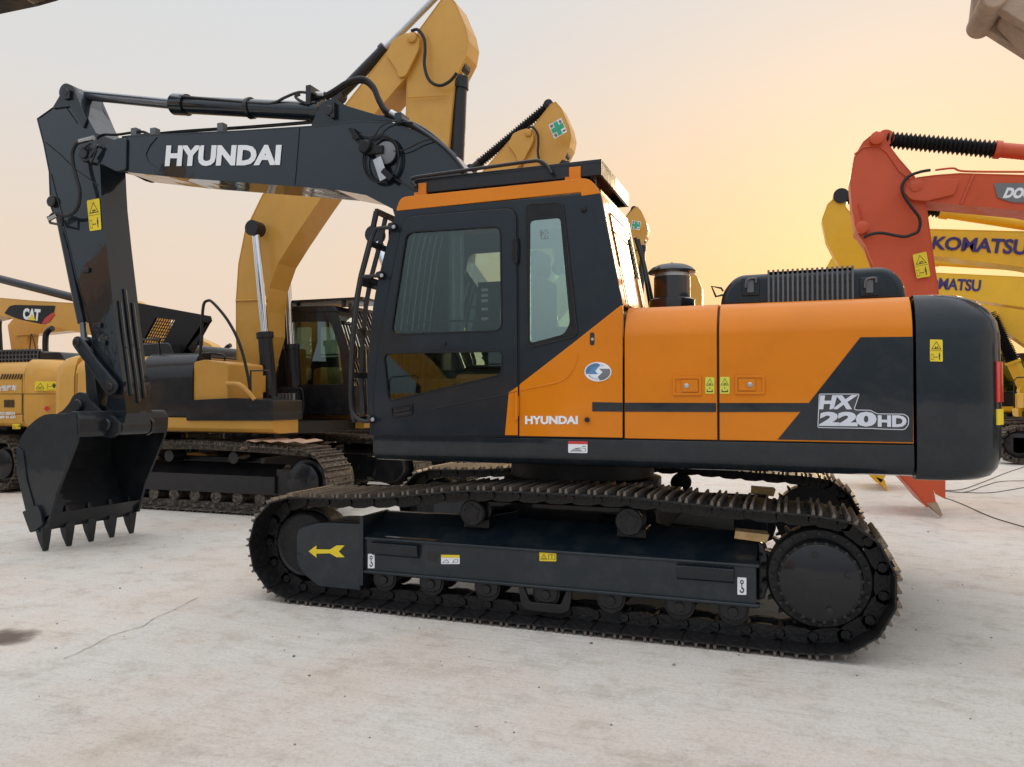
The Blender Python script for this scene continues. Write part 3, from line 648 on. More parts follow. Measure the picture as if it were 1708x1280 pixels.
# ------------------------------------------------------------------ air pre-cleaner
pc = Q(1121, 505, -.62); PX = pc.x; z0 = 2.12
pcm = MB().lathe((PX, -.62, z0), (0, 0, 1), [(.10, 0), (.160, .01), (.164, .03), (.164, .13), (.150, .142), (.132, .146), (.132, .30)], 40).build('pre_cleaner', M_BLK2, MX)
MB().lathe((PX, -.62, z0), (0, 0, 1), [(.126, .30), (.126, .335)], 40).build('intake_mesh', M_STEEL, pcm)
MB().lathe((PX, -.62, z0), (0, 0, 1), [(.13, .325), (.172, .332), (.174, .342), (.15, .368), (.11, .388), (.06, .398), (.012, .402), (.01, .41)], 40).build('rain_cap', M_DARK, pcm)
# ------------------------------------------------------------------ CAB
YN, YFAR = -1.362, -.385
shell = QX([(617, 727), (611, 640), (621, 510), (636, 440), (661, 350), (1001, 321), (1038, 508), (1039, 731)], YN)
doorhole = rnd(QX([(641, 706), (642, 560), (684, 374), (846, 360), (850, 706)], YN), .05, 4)
qhole = rnd(QX([(881, 345), (938, 341.5), (960, 556), (883, 574)], YN), .05, 5)
shell_r = rnd(shell, [.02, .1, .2, .2, .04, .02, .0, .0], 4)
fshell = [(x, z) for x, z in shell_r]
fhole = rnd(QX([(655, 690), (660, 560), (695, 385), (975, 360), (1000, 520), (1000, 690)], YN), .06, 4)
cabm = plate([shell_r, doorhole, qhole], YN, YN + .045, .006)
cabm.merge(plate([fshell, fhole], YFAR - .04, YFAR, .004))
bx = [Vector(p) for p in shell]
def cross_bar(p, w=.05, h=.05, y0=YN + .04, y1=YFAR - .03, mb=cabm): mb.box(p[0] - w / 2, p[0] + w / 2, y0, y1, p[1] - h / 2, p[1] + h / 2)
cross_bar((bx[4].x + .05, bx[4].y - .02), .08, .06); cross_bar((bx[0].x + .035, bx[0].y + .1), .05, .25); cross_bar((bx[1].x + .05, bx[1].y), .04, .05)
cross_bar((bx[5].x - .03, bx[5].y - .01), .05, .08); cabm.box(bx[6].x - .06, bx[6].x - .02, YN + .04, YFAR - .03, 1.28, 2.2)
cabm.box(XF + .03, bx[6].x - .03, YN + .04, YFAR - .03, 1.255, 1.33)
cab = cabm.build('cab', M_CABD, MX, ang=45)
# rear wall pane and trims
T0, B0 = bx[5], bx[6]
def rearpt(s, y): p = T0.lerp(B0, s); return Vector((p.x, y, p.y))
rw = MB().add([rearpt(.0, YN + .02), rearpt(0, YFAR - .01), rearpt(1, YFAR - .01), rearpt(1, YN + .02)] + [p - Vector((.03, 0, 0)) for p in (rearpt(.0, YN + .02), rearpt(0, YFAR - .01), rearpt(1, YFAR - .01), rearpt(1, YN + .02))],
              [(0, 1, 2, 3), (7, 6, 5, 4), (0, 4, 5, 1), (1, 5, 6, 2), (2, 6, 7, 3), (3, 7, 4, 0)])
rwo = rw.build('rear_panel', M_ORANGE, cab)
MB().add([rearpt(.14, YN + .19) + Vector((.004, 0, 0)), rearpt(.14, YFAR - .13) + Vector((.004, 0, 0)), rearpt(.62, YFAR - .13) + Vector((.004, 0, 0)), rearpt(.62, YN + .19) + Vector((.004, 0, 0))], [(0, 1, 2, 3)]).build('rear_window', G_REAR, rwo)
tm = MB()
for a, b in (((.13, YN + .18), (.98, YN + .18)), ((.13, YFAR - .12), (.98, YFAR - .12)), ((.13, YN + .18), (.13, YFAR - .12)), ((.98, YN + .18), (.98, YFAR - .12)), ((.30, YN + .14), (.30, YFAR - .3))):
    tm.tube([rearpt(*a) + Vector((.006, 0, 0)), rearpt(*b) + Vector((.006, 0, 0))], .004, 6, False)
tm.build('window_seal', M_BLK, rwo)
tm = MB().tube([rearpt(.16, YFAR - .05) + Vector((.03, 0, 0)), rearpt(.4, YFAR - .0) + Vector((.04, 0, 0)), rearpt(.75, YFAR) + Vector((.035, 0, 0)), rearpt(1.0, YFAR) + Vector((.03, 0, 0))], .013, 8)
tm.tube([rearpt(.16, YFAR + .03) + Vector((.04, 0, 0)), rearpt(.6, YFAR + .05) + Vector((.05, 0, 0)), rearpt(1.02, YFAR + .05) + Vector((.05, 0, 0))], .013, 8)
tm.build('cable_run', M_DARK, cab)
# roof cap
rc = rnd(QX([(660, 352), (668, 329), (984, 296.5), (1002, 322.5), (970, 327), (968, 320.5)], YN - .004), [.02, .07, .10, .02, .0, 0], 6)
MB().prism(rc, YN - .004, YFAR + .004).build('cab_roof', M_ORANGE, cab, bevel=.022, seg=4)
# door
dpx = [(626, 726), (623, 660), (634, 560), (673, 362), (861, 346.5), (864, 727)]
dl = rnd(QX(dpx, YN - .01), [.02, .08, .2, .09, .09, .01], 5)
w1 = rnd(QX([(653, 557), (679, 389), (834, 379), (836, 551)], YN - .01), .055, 5); w2_ = rnd(QX([(649, 668), (641, 591), (837, 587), (836, 624)], YN - .01), .04, 5)
door = plate([dl, w1, w2_], YN - .014, YN + .012, .004).build('cab_door', M_CABD, cab, ang=45)
def seal(P, y, w=.011, m=M_BLK, par=door, nm='window_seal'): plate([inset2(P, -w), P], y - .005, y + .001, .0015).build(nm, m, par)
seal(w1, YN - .014); seal(w2_, YN - .014)
plate([inset2(w1, -.004)], YN - .004, YN + .001).build('door_window', G_DOOR, cab); plate([inset2(w2_, -.004)], YN - .004, YN + .001).build('door_window', G_DOOR, cab)
plate([inset2(dl, -.011), inset2(dl, -.001)], YN - .0035, YN + .003).build('door_seal', M_BLK, cab)
# pressed crease and orange corner of the door
MB().tube([Q(u, v, YN - .0145) for u, v in [(714, 684), (770, 672), (830, 661), (862, 653)]], .004, 6).build('pressed_crease', M_CABD, door)
decal([(842.5, 726), (863.8, 726.2), (863.8, 645), (849, 655)], YN - .0145, M_ORANGE, door, 'orange_corner')
hh = rnd(QX([(654, 698), (689, 692), (689, 673), (653, 680)], YN - .014), .015, 4)
plate([hh, inset2(hh, .012)], YN - .026, YN - .014, .003).build('door_handle', M_BLK, door)
plate([inset2(hh, .012)], YN - .016, YN - .0142).build('handle_pocket', M_INK, door)
MB().cyl(Q(658, 688, YN - .024), Q(685, 682.5, YN - .024), .009, n=8).build('handle_bar', M_BLK, door)
for v0, v1 in ((397, 440), (655, 700)):
    MB().cyl(Q(861, v1, YN - .022), Q(861, v0, YN - .022), .013, n=12).box(Q(855, 400, YN).x, Q(867, 400, YN).x, YN - .018, YN - .012, Q(861, v1 - 6, YN).z, Q(861, v0 + 6, YN).z).build('hinge', M_BLK if v0 < 500 else M_ORANGE, door)
MB().lathe(Q(741, 573, YN - .014), (0, -1, 0), [(.018, 0), (.018, .01), (.010, .014)], 14).build('lock', M_BLK, door)
# quarter window
qo = rnd(QX([(877, 341), (939, 337.5), (964, 561), (880, 581)], YN), .05, 5)
qg = rnd(QX([(885, 369), (935, 364), (951, 540), (941, 558), (884, 573)], YN), .03, 4)
qw = plate([inset2(qo, .007), qg], YN - .008, YN - .001, .001).build('quarter_window', M_BLK, cab)
plate([inset2(qo, -.004), inset2(qo, .007)], YN - .010, YN + .002, .002).build('window_seal', M_RUB, qw)
plate([inset2(qg, -.006)], YN - .0055, YN - .001).build('glass_pane', G_QTR, qw)
plate([inset2(fhole, -.004)], YFAR - .022, YFAR - .016).build('far_window', G_DOOR, cab)
# windscreen
wp = [bx[1], bx[2], bx[3], bx[4]]
ws = MB()
for a, b in zip(wp[:-1], wp[1:]):
    ws.add([(a.x + .02, YN + .03, a.y), (a.x + .02, YFAR - .03, a.y), (b.x + .02, YFAR - .03, b.y), (b.x + .02, YN + .03, b.y)], [(0, 1, 2, 3)])
ws.build('windscreen', G_DOOR, cab)
# cab roof lamp socket dot
MB().lathe(Q(974, 350, YN), (0, -1, 0), [(.022, 0), (.018, .012), (.006, .016)], 12).build('socket', M_BLK, cab)
# inside: curtain, seat, console, levers, rail
def curtain(u0, u1, v0, v1, y, m, folds, nm):
    a = Q(u0, v0, y); b = Q(u1, v1, y); n = folds * 8; mb = MB(); vs = []
    for j, z in enumerate((b.z, a.z)):
        for i in range(n + 1): vs.append((a.x + (b.x - a.x) * i / n, y + .032 * sin(2 * pi * i / 8) + .012 * sin(i * .7), z))
    mb.add(vs, [(i, i + 1, n + 2 + i, n + 1 + i) for i in range(n)]); mb.build(nm, m, cab)
curtain(648, 748, 380, 560, YN + .10, M_CURT, 9, 'curtain'); curtain(748, 775, 382, 560, YN + .12, M_CURT2, 2, 'curtain')
curtain(645, 735, 590, 665, YN + .12, M_CURT, 8, 'curtain')
for k_ in range(7):  # slanted pale tubes that draw the streaks across the door window
    u_ = 668 + k_ * 9.5
    MB().tube([Q(u_ + 14, 392, YN + .05), Q(u_ + 6, 430, YN + .05), Q(u_ - 2, 490, YN + .05), Q(u_ - 9, 552, YN + .05)], .0035 + .002 * (k_ % 2), 5).build('pale_streak', M_CURT2, cab)
st = MB().box(-.62, -.12, -1.12, -.62, 1.62, 1.76).box(-.16, -.02, -1.10, -.64, 1.72, 2.42).box(-.14, -.04, -1.0, -.74, 2.44, 2.62).box(-.5, -.2, -1.0, -.74, 1.33, 1.62)
st.build('seat', M_SEAT, cab, bevel=.03, seg=3)
cn = MB().box(-.75, -.1, -1.22, -1.12, 1.62, 1.74).box(-.75, -.1, -.62, -.52, 1.62, 1.80).box(.12, .42, -1.3, -.5, 1.34, 2.02)
cn.build('console', M_BLK, cab, bevel=.015)
sp2 = MB().box(Q(797, 500, -.52).x, Q(834, 500, -.52).x, -.52, -.50, Q(820, 548, -.52).z, Q(820, 470, -.52).z)
spo = sp2.build('switch_panel', M_BLK, cab, bevel=.006)
q_ = MB()
for v_ in (484, 493, 502, 516, 532): q_.box(Q(803, v_, -.523).x, Q(814, v_, -.523).x, -.524, -.5205, Q(803, v_ + 2.5, -.523).z, Q(803, v_ - 2.0, -.523).z)
q_.build('switch', M_WHITE, spo, each=True)
lettering('松', [(900, 400), (916, 400), (914, 382), (899, 383)], YN - .006, M_GREY, qw, bold=-.01, thick=.0008)
lv_ = MB().tube([(-.62, -1.17, 1.74), (-.66, -1.17, 1.86), (-.64, -1.17, 1.94)], .018).tube([(-.62, -.57, 1.78), (-.66, -.57, 1.90), (-.64, -.57, 1.98)], .018).box(-1.08, -1.0, -.62, -.48, 1.75, 2.05)
lv_.build('control_lever', M_LEVER, cab)
rl = [Q(u, v, YN + .05) for u, v in [(672, 558), (680, 543), (700, 537), (800, 536), (820, 541), (828, 556)]]
MB().tube(rl, .008, 8).build('window_rail', M_BLK, cab)
# handrail loop at the front pillar
hr = [Q(u, v, YN - .05) for u, v in [(655, 380), (634, 381), (624, 388), (612, 430), (600, 480), (590, 560), (585, 640), (586, 680), (594, 696), (608, 703), (621, 701)]]
hro = MB().tube(hr, .015, 10).tube([Q(600, 462, YN - .05), Q(634, 460, YN - .05)], .014, 8, False).build('handrail', M_BLKP, cab)
for u, v in ((657, 379), (637, 460), (622, 700)):
    MB().lathe(Q(u, v, YN - .0), (0, -1, 0), [(.03, 0), (.03, .03), (.022, .05), (.02, .06), (.0, .064)], 12).build('rail_mount', M_BLKP, hro)
    MB().lathe(Q(u, v, YN - .064), (0, -1, 0), [(.016, 0), (.014, .008), (0, .01)], 10).build('rail_bolt', M_STEEL, hro)
# front screen guard, bars spread over the cab width
gp = QX([(628, 353), (617, 405), (602, 462), (594, 506), (588, 570), (586, 640), (590, 700)], -1.375)
gu = MB(); nb = 8
for k in range(nb):
    y = -1.375 + k * (.98 / (nb - 1))
    for (xa, za), (xb, zb) in zip(gp[:-1], gp[1:]): gu.bar((xa, y, za), (xb, y, zb), .014 if 0 < k < nb - 1 else .024, .034, up=(1, 0, 0))
for f in (0, .17, .34, .37, .62, .80, 1):
    s = f * (len(gp) - 1); i = min(int(s), len(gp) - 2); x = gp[i][0] + (gp[i + 1][0] - gp[i][0]) * (s - i); z = gp[i][1] + (gp[i + 1][1] - gp[i][1]) * (s - i)
    gu.box(x - .012, x + .012, -1.38, -.39, z - .02, z + .02)
gu.build('front_guard', M_BLKP, cab)
# roof guard and its orange brackets
gx0, gx1 = Q(690, 312, -1.22).x, Q(1003, 275, -1.22).x; gy0, gy1 = -1.22, -.28; gz = 3.09
rg = MB().box(gx0, gx1, gy0, gy1, gz + .045, gz + .055)
rg.box(gx0, gx1, gy0, gy0 + .02, gz - .035, gz + .075).box(gx0, gx1, gy1 - .02, gy1, gz - .035, gz + .075).box(gx1 - .02, gx1, gy0 + .02, gy1 - .02, gz - .035, gz + .075).box(gx0, gx0 + .02, gy0 + .02, gy1 - .02, gz - .035, gz + .075)
for k in range(1, 5): x = gx0 + (gx1 - gx0) * k / 5; rg.box(x - .02, x + .02, gy0 + .02, gy1 - .02, gz + .0, gz + .045)
rgo = rg.build('roof_guard', M_BLKP, cab, bevel=.004)
for u0, u1 in ((694, 712), (945, 969)):
    a = Q(u0 + 5, 300, -1.22).x; b = Q(u1, 300, -1.22).x; c = Q(u0 - 2, 300, -1.22).x
    for y in (-1.235, -.32): MB().box(a, b, y, y + .05, 2.965, gz + .035).box(c, a, y, y + .05, 2.965, gz - .03).build('guard_bracket', M_ORANGE, rgo, bevel=.003, each=True)
MB().box(.2, .3, gy0 + .3, gy0 + .5, gz + .02, gz + .044).build('roof_lamp', M_STEEL, rgo, bevel=.01)
hr2 = [Q(u, v, -1.26) for u, v in [(694, 312), (686, 303), (690, 297), (720, 292), (800, 281), (880, 270), (900, 269), (912, 277), (920, 290)]]
MB().tube(hr2, .013, 10).build('roof_rail', M_BLKP, rgo)
# ------------------------------------------------------------------ main boom
BN = YC - .21; BF = YC + .21
bpx_top = [(205, 236), (213, 226), (260, 224), (400, 217.5), (532, 209), (600, 201), (650, 203), (693, 218), (737, 243), (770, 281)]
bpx_bot = [(655, 349), (611, 326), (561, 317), (495, 311.5), (300, 297), (208, 287), (198, 270)]
boom_pts = QX(bpx_top, BN) + [(-1.02, 2.75), (-.62, 2.20), (-.36, 1.80), (-.25, 1.62), (-.40, 1.52), (-.55, 1.56), (-.80, 1.95), (-1.16, 2.42), (-1.5, 2.78)] + QX(bpx_bot, BN)
def webs_and_flanges(pts, y0, y1, fl=.012, lip=.02):
    # box section: side webs set in, top/bottom flanges lipping past them
    mb = MB().prism(inset2(pts, .012), y0, y1)
    I = pts; n = len(pts); J = inset2(pts, .012)
    for i in range(n):
        a, b, c, d = I[i], I[(i + 1) % n], J[(i + 1) % n], J[i]
        mb.hexa([(a[0], y0 - lip, a[1]), (b[0], y0 - lip, b[1]), (c[0], y0 - lip, c[1]), (d[0], y0 - lip, d[1])],
                [(a[0], y1 + lip, a[1]), (b[0], y1 + lip, b[1]), (c[0], y1 + lip, c[1]), (d[0], y1 + lip, d[1])])
    return mb
boom = webs_and_flanges(boom_pts, BN + .004, BF - .004, lip=.004).build('boom', M_BOOM, MX, ang=30)
# weld line, side doubler and nose fork
wl = [Q(u, v, BN) for u, v in [(499, 213), (497, 240), (493, 290), (491, 308)]]
MB().tube(wl, .005, 6, False).build('weld_seam', M_DARKB, boom)
fk = QX([(143, 262), (150, 248), (172, 243), (200, 230), (212, 231), (211, 284), (195, 287), (172, 275), (150, 270)], BN - .01)
nose = MB().prism(rnd(fk, .03, 4), BN - .02, BN + .05).prism(rnd(fk, .03, 4), BF - .05, BF + .02)
nose.build('boom_nose', M_BOOM, boom, bevel=.008, each=True)
pv = Q(145, 258, BN)
MB().lathe((pv.x, BN - .055, pv.z), (0, 1, 0), [(.045, 0), (.055, .01), (.055, .55), (.045, .56)], 24).build('pivot_pin', M_BLKP, boom)
MB().lathe((pv.x, BN - .03, pv.z), (0, 1, 0), [(.075, 0), (.085, .01), (.085, .45), (.075, .46)], 24).build('nose_boss', M_DARKB, boom)
MB().bar(Q(150, 262, BN - .07), Q(163, 242, BN - .07), .03, .02, up=(0, 1, 0)).tube([Q(140, 248, BN - .06), Q(152, 240, BN - .07), Q(160, 250, BN - .07), Q(152, 272, BN - .06)], .012, 8).build('pin_keeper', M_BLKP, boom)
dbl = [Q(u, v, BN) for u, v in [(262, 229), (250, 243), (243, 258), (247, 270), (277, 291)]]
MB().tube(dbl, .004, 6, False).build('doubler_edge', M_DARKB, boom)
lettering('HYUNDAI', [(275, 278), (467, 276), (470, 242), (278, 243)], BN - .002, M_WHITE, boom, bold=.05)
lettering('AUTO REPAIR', [(207, 274), (200, 274), (200, 246), (207, 246)], BN - .024, M_STEEL, boom, bold=.0) if False else None
# boom top bracket for the arm cylinder
bk = QX([(520, 212), (527, 197), (535, 178), (548, 167), (560, 166), (580, 178), (620, 190), (664, 203), (600, 203), (560, 207)], YC - .12)
br = MB().prism(rnd(bk, .03, 3), YC - .14, YC - .10).prism(rnd(bk, .03, 3), YC + .10, YC + .14).build('cylinder_bracket', M_DARKB, boom, bevel=.005, each=True)[0]
pb = Q(552, 187, YC - .14)
MB().lathe((pb.x, YC - .19, pb.z), (0, 1, 0), [(.04, 0), (.045, .005), (.045, .375), (.04, .38)], 20).box(pb.x + .02, pb.x + .06, YC - .18, YC - .145, pb.z - .07, pb.z + .07).build('bracket_pin', M_BLKP, br)
# clips along the boom top
for u, v in ((226, 222), (258, 222), (370, 214)):
    p = Q(u, v, YC - .1); MB().box(p.x - .035, p.x + .035, YC - .13, YC - .06, p.z - .05, p.z + .045).build('pipe_clamp', M_VENT, boom, bevel=.004)
MB().tube([Q(u, v, YC - .1) for u, v in [(150, 241), (170, 226), (195, 225), (235, 220), (250, 225), (262, 226)]], .014, 8).build('pipe', M_BLKP, boom)
MB().tube([Q(u, v, YC + .05) for u, v in [(205, 230), (300, 220), (420, 212), (520, 204), (600, 196), (660, 198), (710, 218), (760, 262)]], .018, 8).build('pipe', M_BLKP, boom)
# hose from boom to arm
hs = [(154, 231), (142, 235), (128, 240), (121, 255), (122, 275), (127, 295), (133, 320), (130, 345), (118, 358), (104, 360), (92, 356), (84, 362)]
ho = MB().tube([Q(u, v, BN - .06) for u, v in hs], .019, 10).build('hydraulic_hose', M_RUB, MX)
MB().cyl(Q(156, 230, BN - .06), Q(133, 236, BN - .06), .024, n=12).cyl(Q(82, 366, BN - .06), Q(95, 359, BN - .06), .022, n=10).build('hose_coupling', M_STEEL, ho, each=True)
MB().tube([Q(80, 362, BN - .05), Q(84, 372, BN - .05), Q(104, 376, BN - .05), Q(104, 362, BN - .05)], .014, 8, False).build('hose_bracket', M_BLKP, ho)
# hoses between arm cylinder and boom pipes
for dv, dy, r in ((0, -.05, .022), (5, .02, .022)):
    q = [(520, 162 + dv * .9), (540, 160 + dv), (556, 152 + dv), (580, 137 + dv), (605, 131 + dv), (622, 143 + dv), (632, 165 + dv), (643, 183 + dv), (657, 193 + dv)]
    MB().tube([Q(u, v, YC + dy) for u, v in q], r, 10).build('hydraulic_hose', M_RUB, MX)
MB().cyl(Q(528, 158, YC - .05), Q(542, 158, YC - .05), .028, n=12).cyl(Q(531, 165, YC + .02), Q(545, 165, YC + .02), .028, n=12).cyl(Q(652, 188, YC - .05), Q(672, 200, YC - .05), .03, n=12).build('hose_coupling', M_STEEL, boom, each=True)
MB().box(Q(522, 160, YC).x, Q(530, 160, YC).x, YC - .12, YC + .06, Q(525, 182, YC).z, Q(525, 150, YC).z).build('hose_stand', M_BLKP, boom, bevel=.004)
for dy, dv in ((-.06, 0), (-.01, 4), (.06, 2)):
    q = [(664, 196 + dv), (690, 210 + dv), (720, 230 + dv), (745, 250 + dv), (766, 274 + dv), (790, 310)]
    MB().tube([Q(u, v, BN + .04 + dy) for u, v in q], .017, 8).build('pipe', M_BLKP, boom)
MB().box(Q(662, 0, BN).x, Q(673, 0, BN).x, BN - .04, BN + .12, Q(668, 208, BN).z, Q(668, 190, BN).z).build('pipe_clamp', M_DARK, boom, bevel=.005)
# coiled cable and work lamp on the boom flank
cc = Q(637, 266, BN - .03); cm = MB()
for k in range(5):
    r = .185 + .006 * k; cm.tube([(cc.x + r * cos(a) * (.86 + .02 * (k % 2)), BN - .025 - .008 * k, cc.z + r * sin(a) * (1.0 + .03 * (k % 3))) for a in [2 * pi * i / 24 for i in range(25)]], .0045, 6, False)
cm.tube([Q(u, v, BN - .04) for u, v in [(650, 253), (675, 250), (700, 238), (718, 232)]], .006, 6)
cm.tube([Q(u, v, BN - .04) for u, v in [(600, 225), (622, 228), (635, 212), (655, 203), (690, 205)]], .006, 6)
cm.tube([Q(u, v, BN - .04) for u, v in [(645, 290), (655, 296), (668, 304), (690, 318)]], .006, 6)
cab_c = cm.build('cable_coil', M_RUB, boom)
lp = MB().lathe(Q(617, 250, BN - .01), (0, -1, 0), [(.05, 0), (.062, .02), (.062, .09), (.05, .11), (0, .11)], 20)
lp.hexa([Q(580, 214, BN - .02), Q(587, 212, BN - .02), Q(600, 230, BN - .02), Q(592, 234, BN - .02)], [Q(580, 214, BN - .07), Q(587, 212, BN - .07), Q(600, 230, BN - .07), Q(592, 234, BN - .07)])
lp.bar(Q(590, 228, BN - .04), Q(612, 246, BN - .04), .04, .03, up=(0, 1, 0)).bar(Q(615, 252, BN - .06), Q(640, 250, BN - .06), .07, .05, up=(0, 1, 0)).bar(Q(640, 285, BN - .06), Q(655, 300, BN - .06), .05, .06, up=(0, 1, 0))
lo = lp.build('boom_lamp', M_BLK, boom, bevel=.004, each=True)[0]
MB().bar(Q(629, 264, BN - .07), Q(641, 300, BN - .07), .02, .085, up=(-1, 0, .5)).build('lamp_bracket', M_STEEL, lo, bevel=.004)
MB().lathe(Q(645, 256, BN - .02), (0, -1, 0), [(.10, 0), (.10, .02), (.04, .035)], 24).build('reel_disc', M_GREY, lo)
# boom lift cylinders
for y in (YC - .36, YC + .36):
    a = Vector((-1.05, y, 1.30)); b = Vector((-1.72, y, 2.95)); mid = a.lerp(b, .62)
    c = MB().cyl(a, mid, .072, n=20).lathe((a.x, y - .06, a.z), (0, 1, 0), [(.08, 0), (.08, .12)], 18).build('boom_cylinder', M_DARKB, MX)
    MB().cyl(mid, b, .042, n=18).build('piston_rod', M_CHROME, c); MB().lathe((b.x, y - .05, b.z), (0, 1, 0), [(.075, 0), (.075, .1)], 18).build('rod_eye', M_DARKB, c)
MB().box(-1.2, -.1, YC - .32, YC - .27, 1.1, 1.72).box(-1.2, -.1, YC + .27, YC + .32, 1.1, 1.72).build('boom_foot_bracket', M_DARK, MX, bevel=.02, each=True)
# arm cylinder
a = Q(540, 187, YC); m_ = Q(292, 174.5, YC); b = Q(118, 157, YC); m0 = Q(530, 191, YC)
ac = MB().cyl(a, m_, .088, n=24).cyl(m_, m_.lerp(a, .09), .108, n=24).cyl(a.lerp(m_, .05), a.lerp(m_, .0), .11, n=20).build('arm_cylinder', M_BOOM, MX)
MB().cyl(m_.lerp(b, -.02), b, .052, n=20).build('piston_rod', M_CHROME if False else mat('dull_rod', (.16, .17, .19), .22, .7, .3), ac)
MB().lathe((b.x, YC - .07, b.z), (0, 1, 0), [(.09, 0), (.09, .14)], 20).cyl(b, b.lerp(m_, .10), .06, n=16).build('rod_eye', M_DARKB, ac)
ub = Vector((0, -.0, .12))
pp = [a.lerp(m_, t) + Vector((0, -.05, dz)) for t, dz in ((.0, .16), (.10, .17), (.22, .17), (.34, .10), (.50, .10), (.94, .10))]
MB().tube([Q(u, v, YC - .08) for u, v in [(527, 158), (505, 154), (492, 156), (475, 163), (455, 172), (425, 172), (300, 161)]], .014, 8).build('cylinder_pipe', M_BLKP, ac)
MB().tube([Q(u, v, YC - .10) for u, v in [(527, 171), (510, 172), (497, 166), (493, 161), (500, 158)]], .014, 8).build('cylinder_pipe', M_BLKP, ac)
for t in (.47, .98):
    p = a.lerp(m_, t); MB().cyl(p + Vector((-.02, 0, 0)), p + Vector((.02, 0, 0)), .104, n=20).build('cylinder_band', M_BLKP, ac)
# ------------------------------------------------------------------ arm
AN, AF = YC - .165, YC + .165
apx = [(113, 141), (122, 144), (127, 153), (134, 172), (146, 196), (160, 222), (166, 260), (168, 305), (170, 340), (177, 408), (184, 469), (193, 547), (205, 637), (211, 690), (203, 722), (190, 727), (177, 722), (172, 704), (184, 640), (160, 590), (152, 558), (139, 505), (126, 463), (114, 410), (101, 364), (88, 357), (83, 343), (81, 287), (72, 241), (61, 198), (88, 179), (101, 159), (106, 146)]
arm_pts = QX(apx, AN)
arm = webs_and_flanges(arm_pts, AN + .004, AF - .004, lip=.004).build('arm', M_BOOM, MX, ang=30)
tp = rnd(QX([(101, 160), (106, 145), (114, 140), (123, 144), (127, 155), (146, 200), (140, 215), (118, 178), (88, 182)], AN - .006), .02, 4)
MB().prism(tp, AN - .018, AN + .03).prism(tp, AF - .03, AF + .018).build('top_boss', M_DARKB, arm, bevel=.006, each=True)
ap = Q(115, 157, AN)
MB().lathe((ap.x, AN - .05, ap.z), (0, 1, 0), [(.035, 0), (.042, .01), (.042, .42), (.035, .43)], 20).box(ap.x - .02, ap.x + .06, AN - .045, AN - .02, ap.z - .07, ap.z + .02).build('arm_pin', M_BLKP, arm)
for q in ([(76, 238), (100, 258), (125, 283), (163, 309)], [(66, 196), (88, 180), (104, 175), (112, 182), (128, 205)], [(85, 290), (92, 320), (103, 358)]):
    MB().tube([Q(u, v, AN) for u, v in q], .006, 6, False).build('weld_seam', M_DARKB, arm)
sticker(quadpx([(150, 386), (169.5, 383), (166, 331), (145, 335)], AN - .001), arm, 'warn')
for u, v in ((144, 452), (164, 544), (172, 573)):
    p = Q(u, v, AN); MB().box(p.x - .05, p.x + .05, AN - .02, AN, p.z - .02, p.z + .03).build('pipe_clamp', M_DARK, arm, bevel=.004)
p = Q(89, 337, AN); MB().lathe((p.x, AN - .04, p.z), (0, 1, 0), [(.05, 0), (.06, .01), (.06, .4), (.05, .41)], 20).build('cylinder_pin', M_BLKP, arm)
# three stiffener strips on the inner face of the arm
def edge_at(v):
    for (u0, v0), (u1, v1) in zip(apx[5:13], apx[6:14]):
        if v0 <= v <= v1: return u0 + (u1 - u0) * (v - v0) / (v1 - v0)
    return apx[13][0]
for dy, va, vb in ((-.085, 500, 660), (0, 478, 672), (.085, 500, 665)):
    seg = [Q(edge_at(v), v, AN) for v in (va, (va + vb) / 2, vb)]
    st_ = MB()
    for s0, s1 in zip(seg[:-1], seg[1:]):
        A = Vector((s0.x + .008, YC + dy, s0.z)); B = Vector((s1.x + .008, YC + dy, s1.z)); st_.bar(A, B, .034, .03, up=(1, 0, 0))
    st_.build('stiffener', M_DARKB, arm, bevel=.012, seg=3)
be = Q(196, 712, AN)
MB().lathe((be.x, YC - .19, be.z), (0, 1, 0), [(.07, 0), (.092, .005), (.092, .375), (.07, .38)], 28).build('end_boss', M_DARK, arm)
lk_p = Q(191, 646, AN)
# bucket cylinder along the outer edge of the arm
c0 = Q(89, 337, YC); c1 = Q(137, 572, YC); c0 += Vector((.05, 0, 0)); c1 += Vector((.04, 0, 0)); cm_ = c0.lerp(c1, .86)
bc_ = MB().cyl(c0 + Vector((.02, 0, 0)), cm_ + Vector((.03, 0, 0)), .055, n=20).build('bucket_cylinder', M_DARKB, MX)
MB().cyl(cm_ + Vector((.03, 0, 0)), c1, .036, n=16).build('piston_rod', MATS['dull_rod'], bc_)
# linkage
lkp = Q(136, 572, AN); bp1 = Q(143, 676, AN); bp2 = Q(190, 708, AN)
def dog(p, q, r0, r1, y0, y1, mid=.7):
    P = []; d = Vector((q.x - p.x, q.z - p.z)); L_ = d.length; d /= L_; n_ = Vector((-d.y, d.x)); a0 = math.atan2(d.y, d.x)
    for i in range(13): a = a0 + pi / 2 + pi * i / 12; P.append((p.x + r0 * cos(a), p.z + r0 * sin(a)))
    P.append((p.x + d.x * L_ * .5 - n_.x * r1 * mid, p.z + d.y * L_ * .5 - n_.y * r1 * mid))
    for i in range(13): a = a0 - pi / 2 + pi * i / 12; P.append((q.x + r1 * cos(a), q.z + r1 * sin(a)))
    P.append((p.x + d.x * L_ * .5 + n_.x * r1 * mid, p.z + d.y * L_ * .5 + n_.y * r1 * mid))
    return MB().prism(P, y0, y1)
for y in (AN - .06, AF + .02): dog(lkp, lk_p, .065, .085, y, y + .04, .8).build('side_link', M_DARK, MX, bevel=.008)
dog(lkp, bp1, .07, .08, YC - .09, YC + .09, .85).build('bucket_link', M_DARK, MX, bevel=.01)
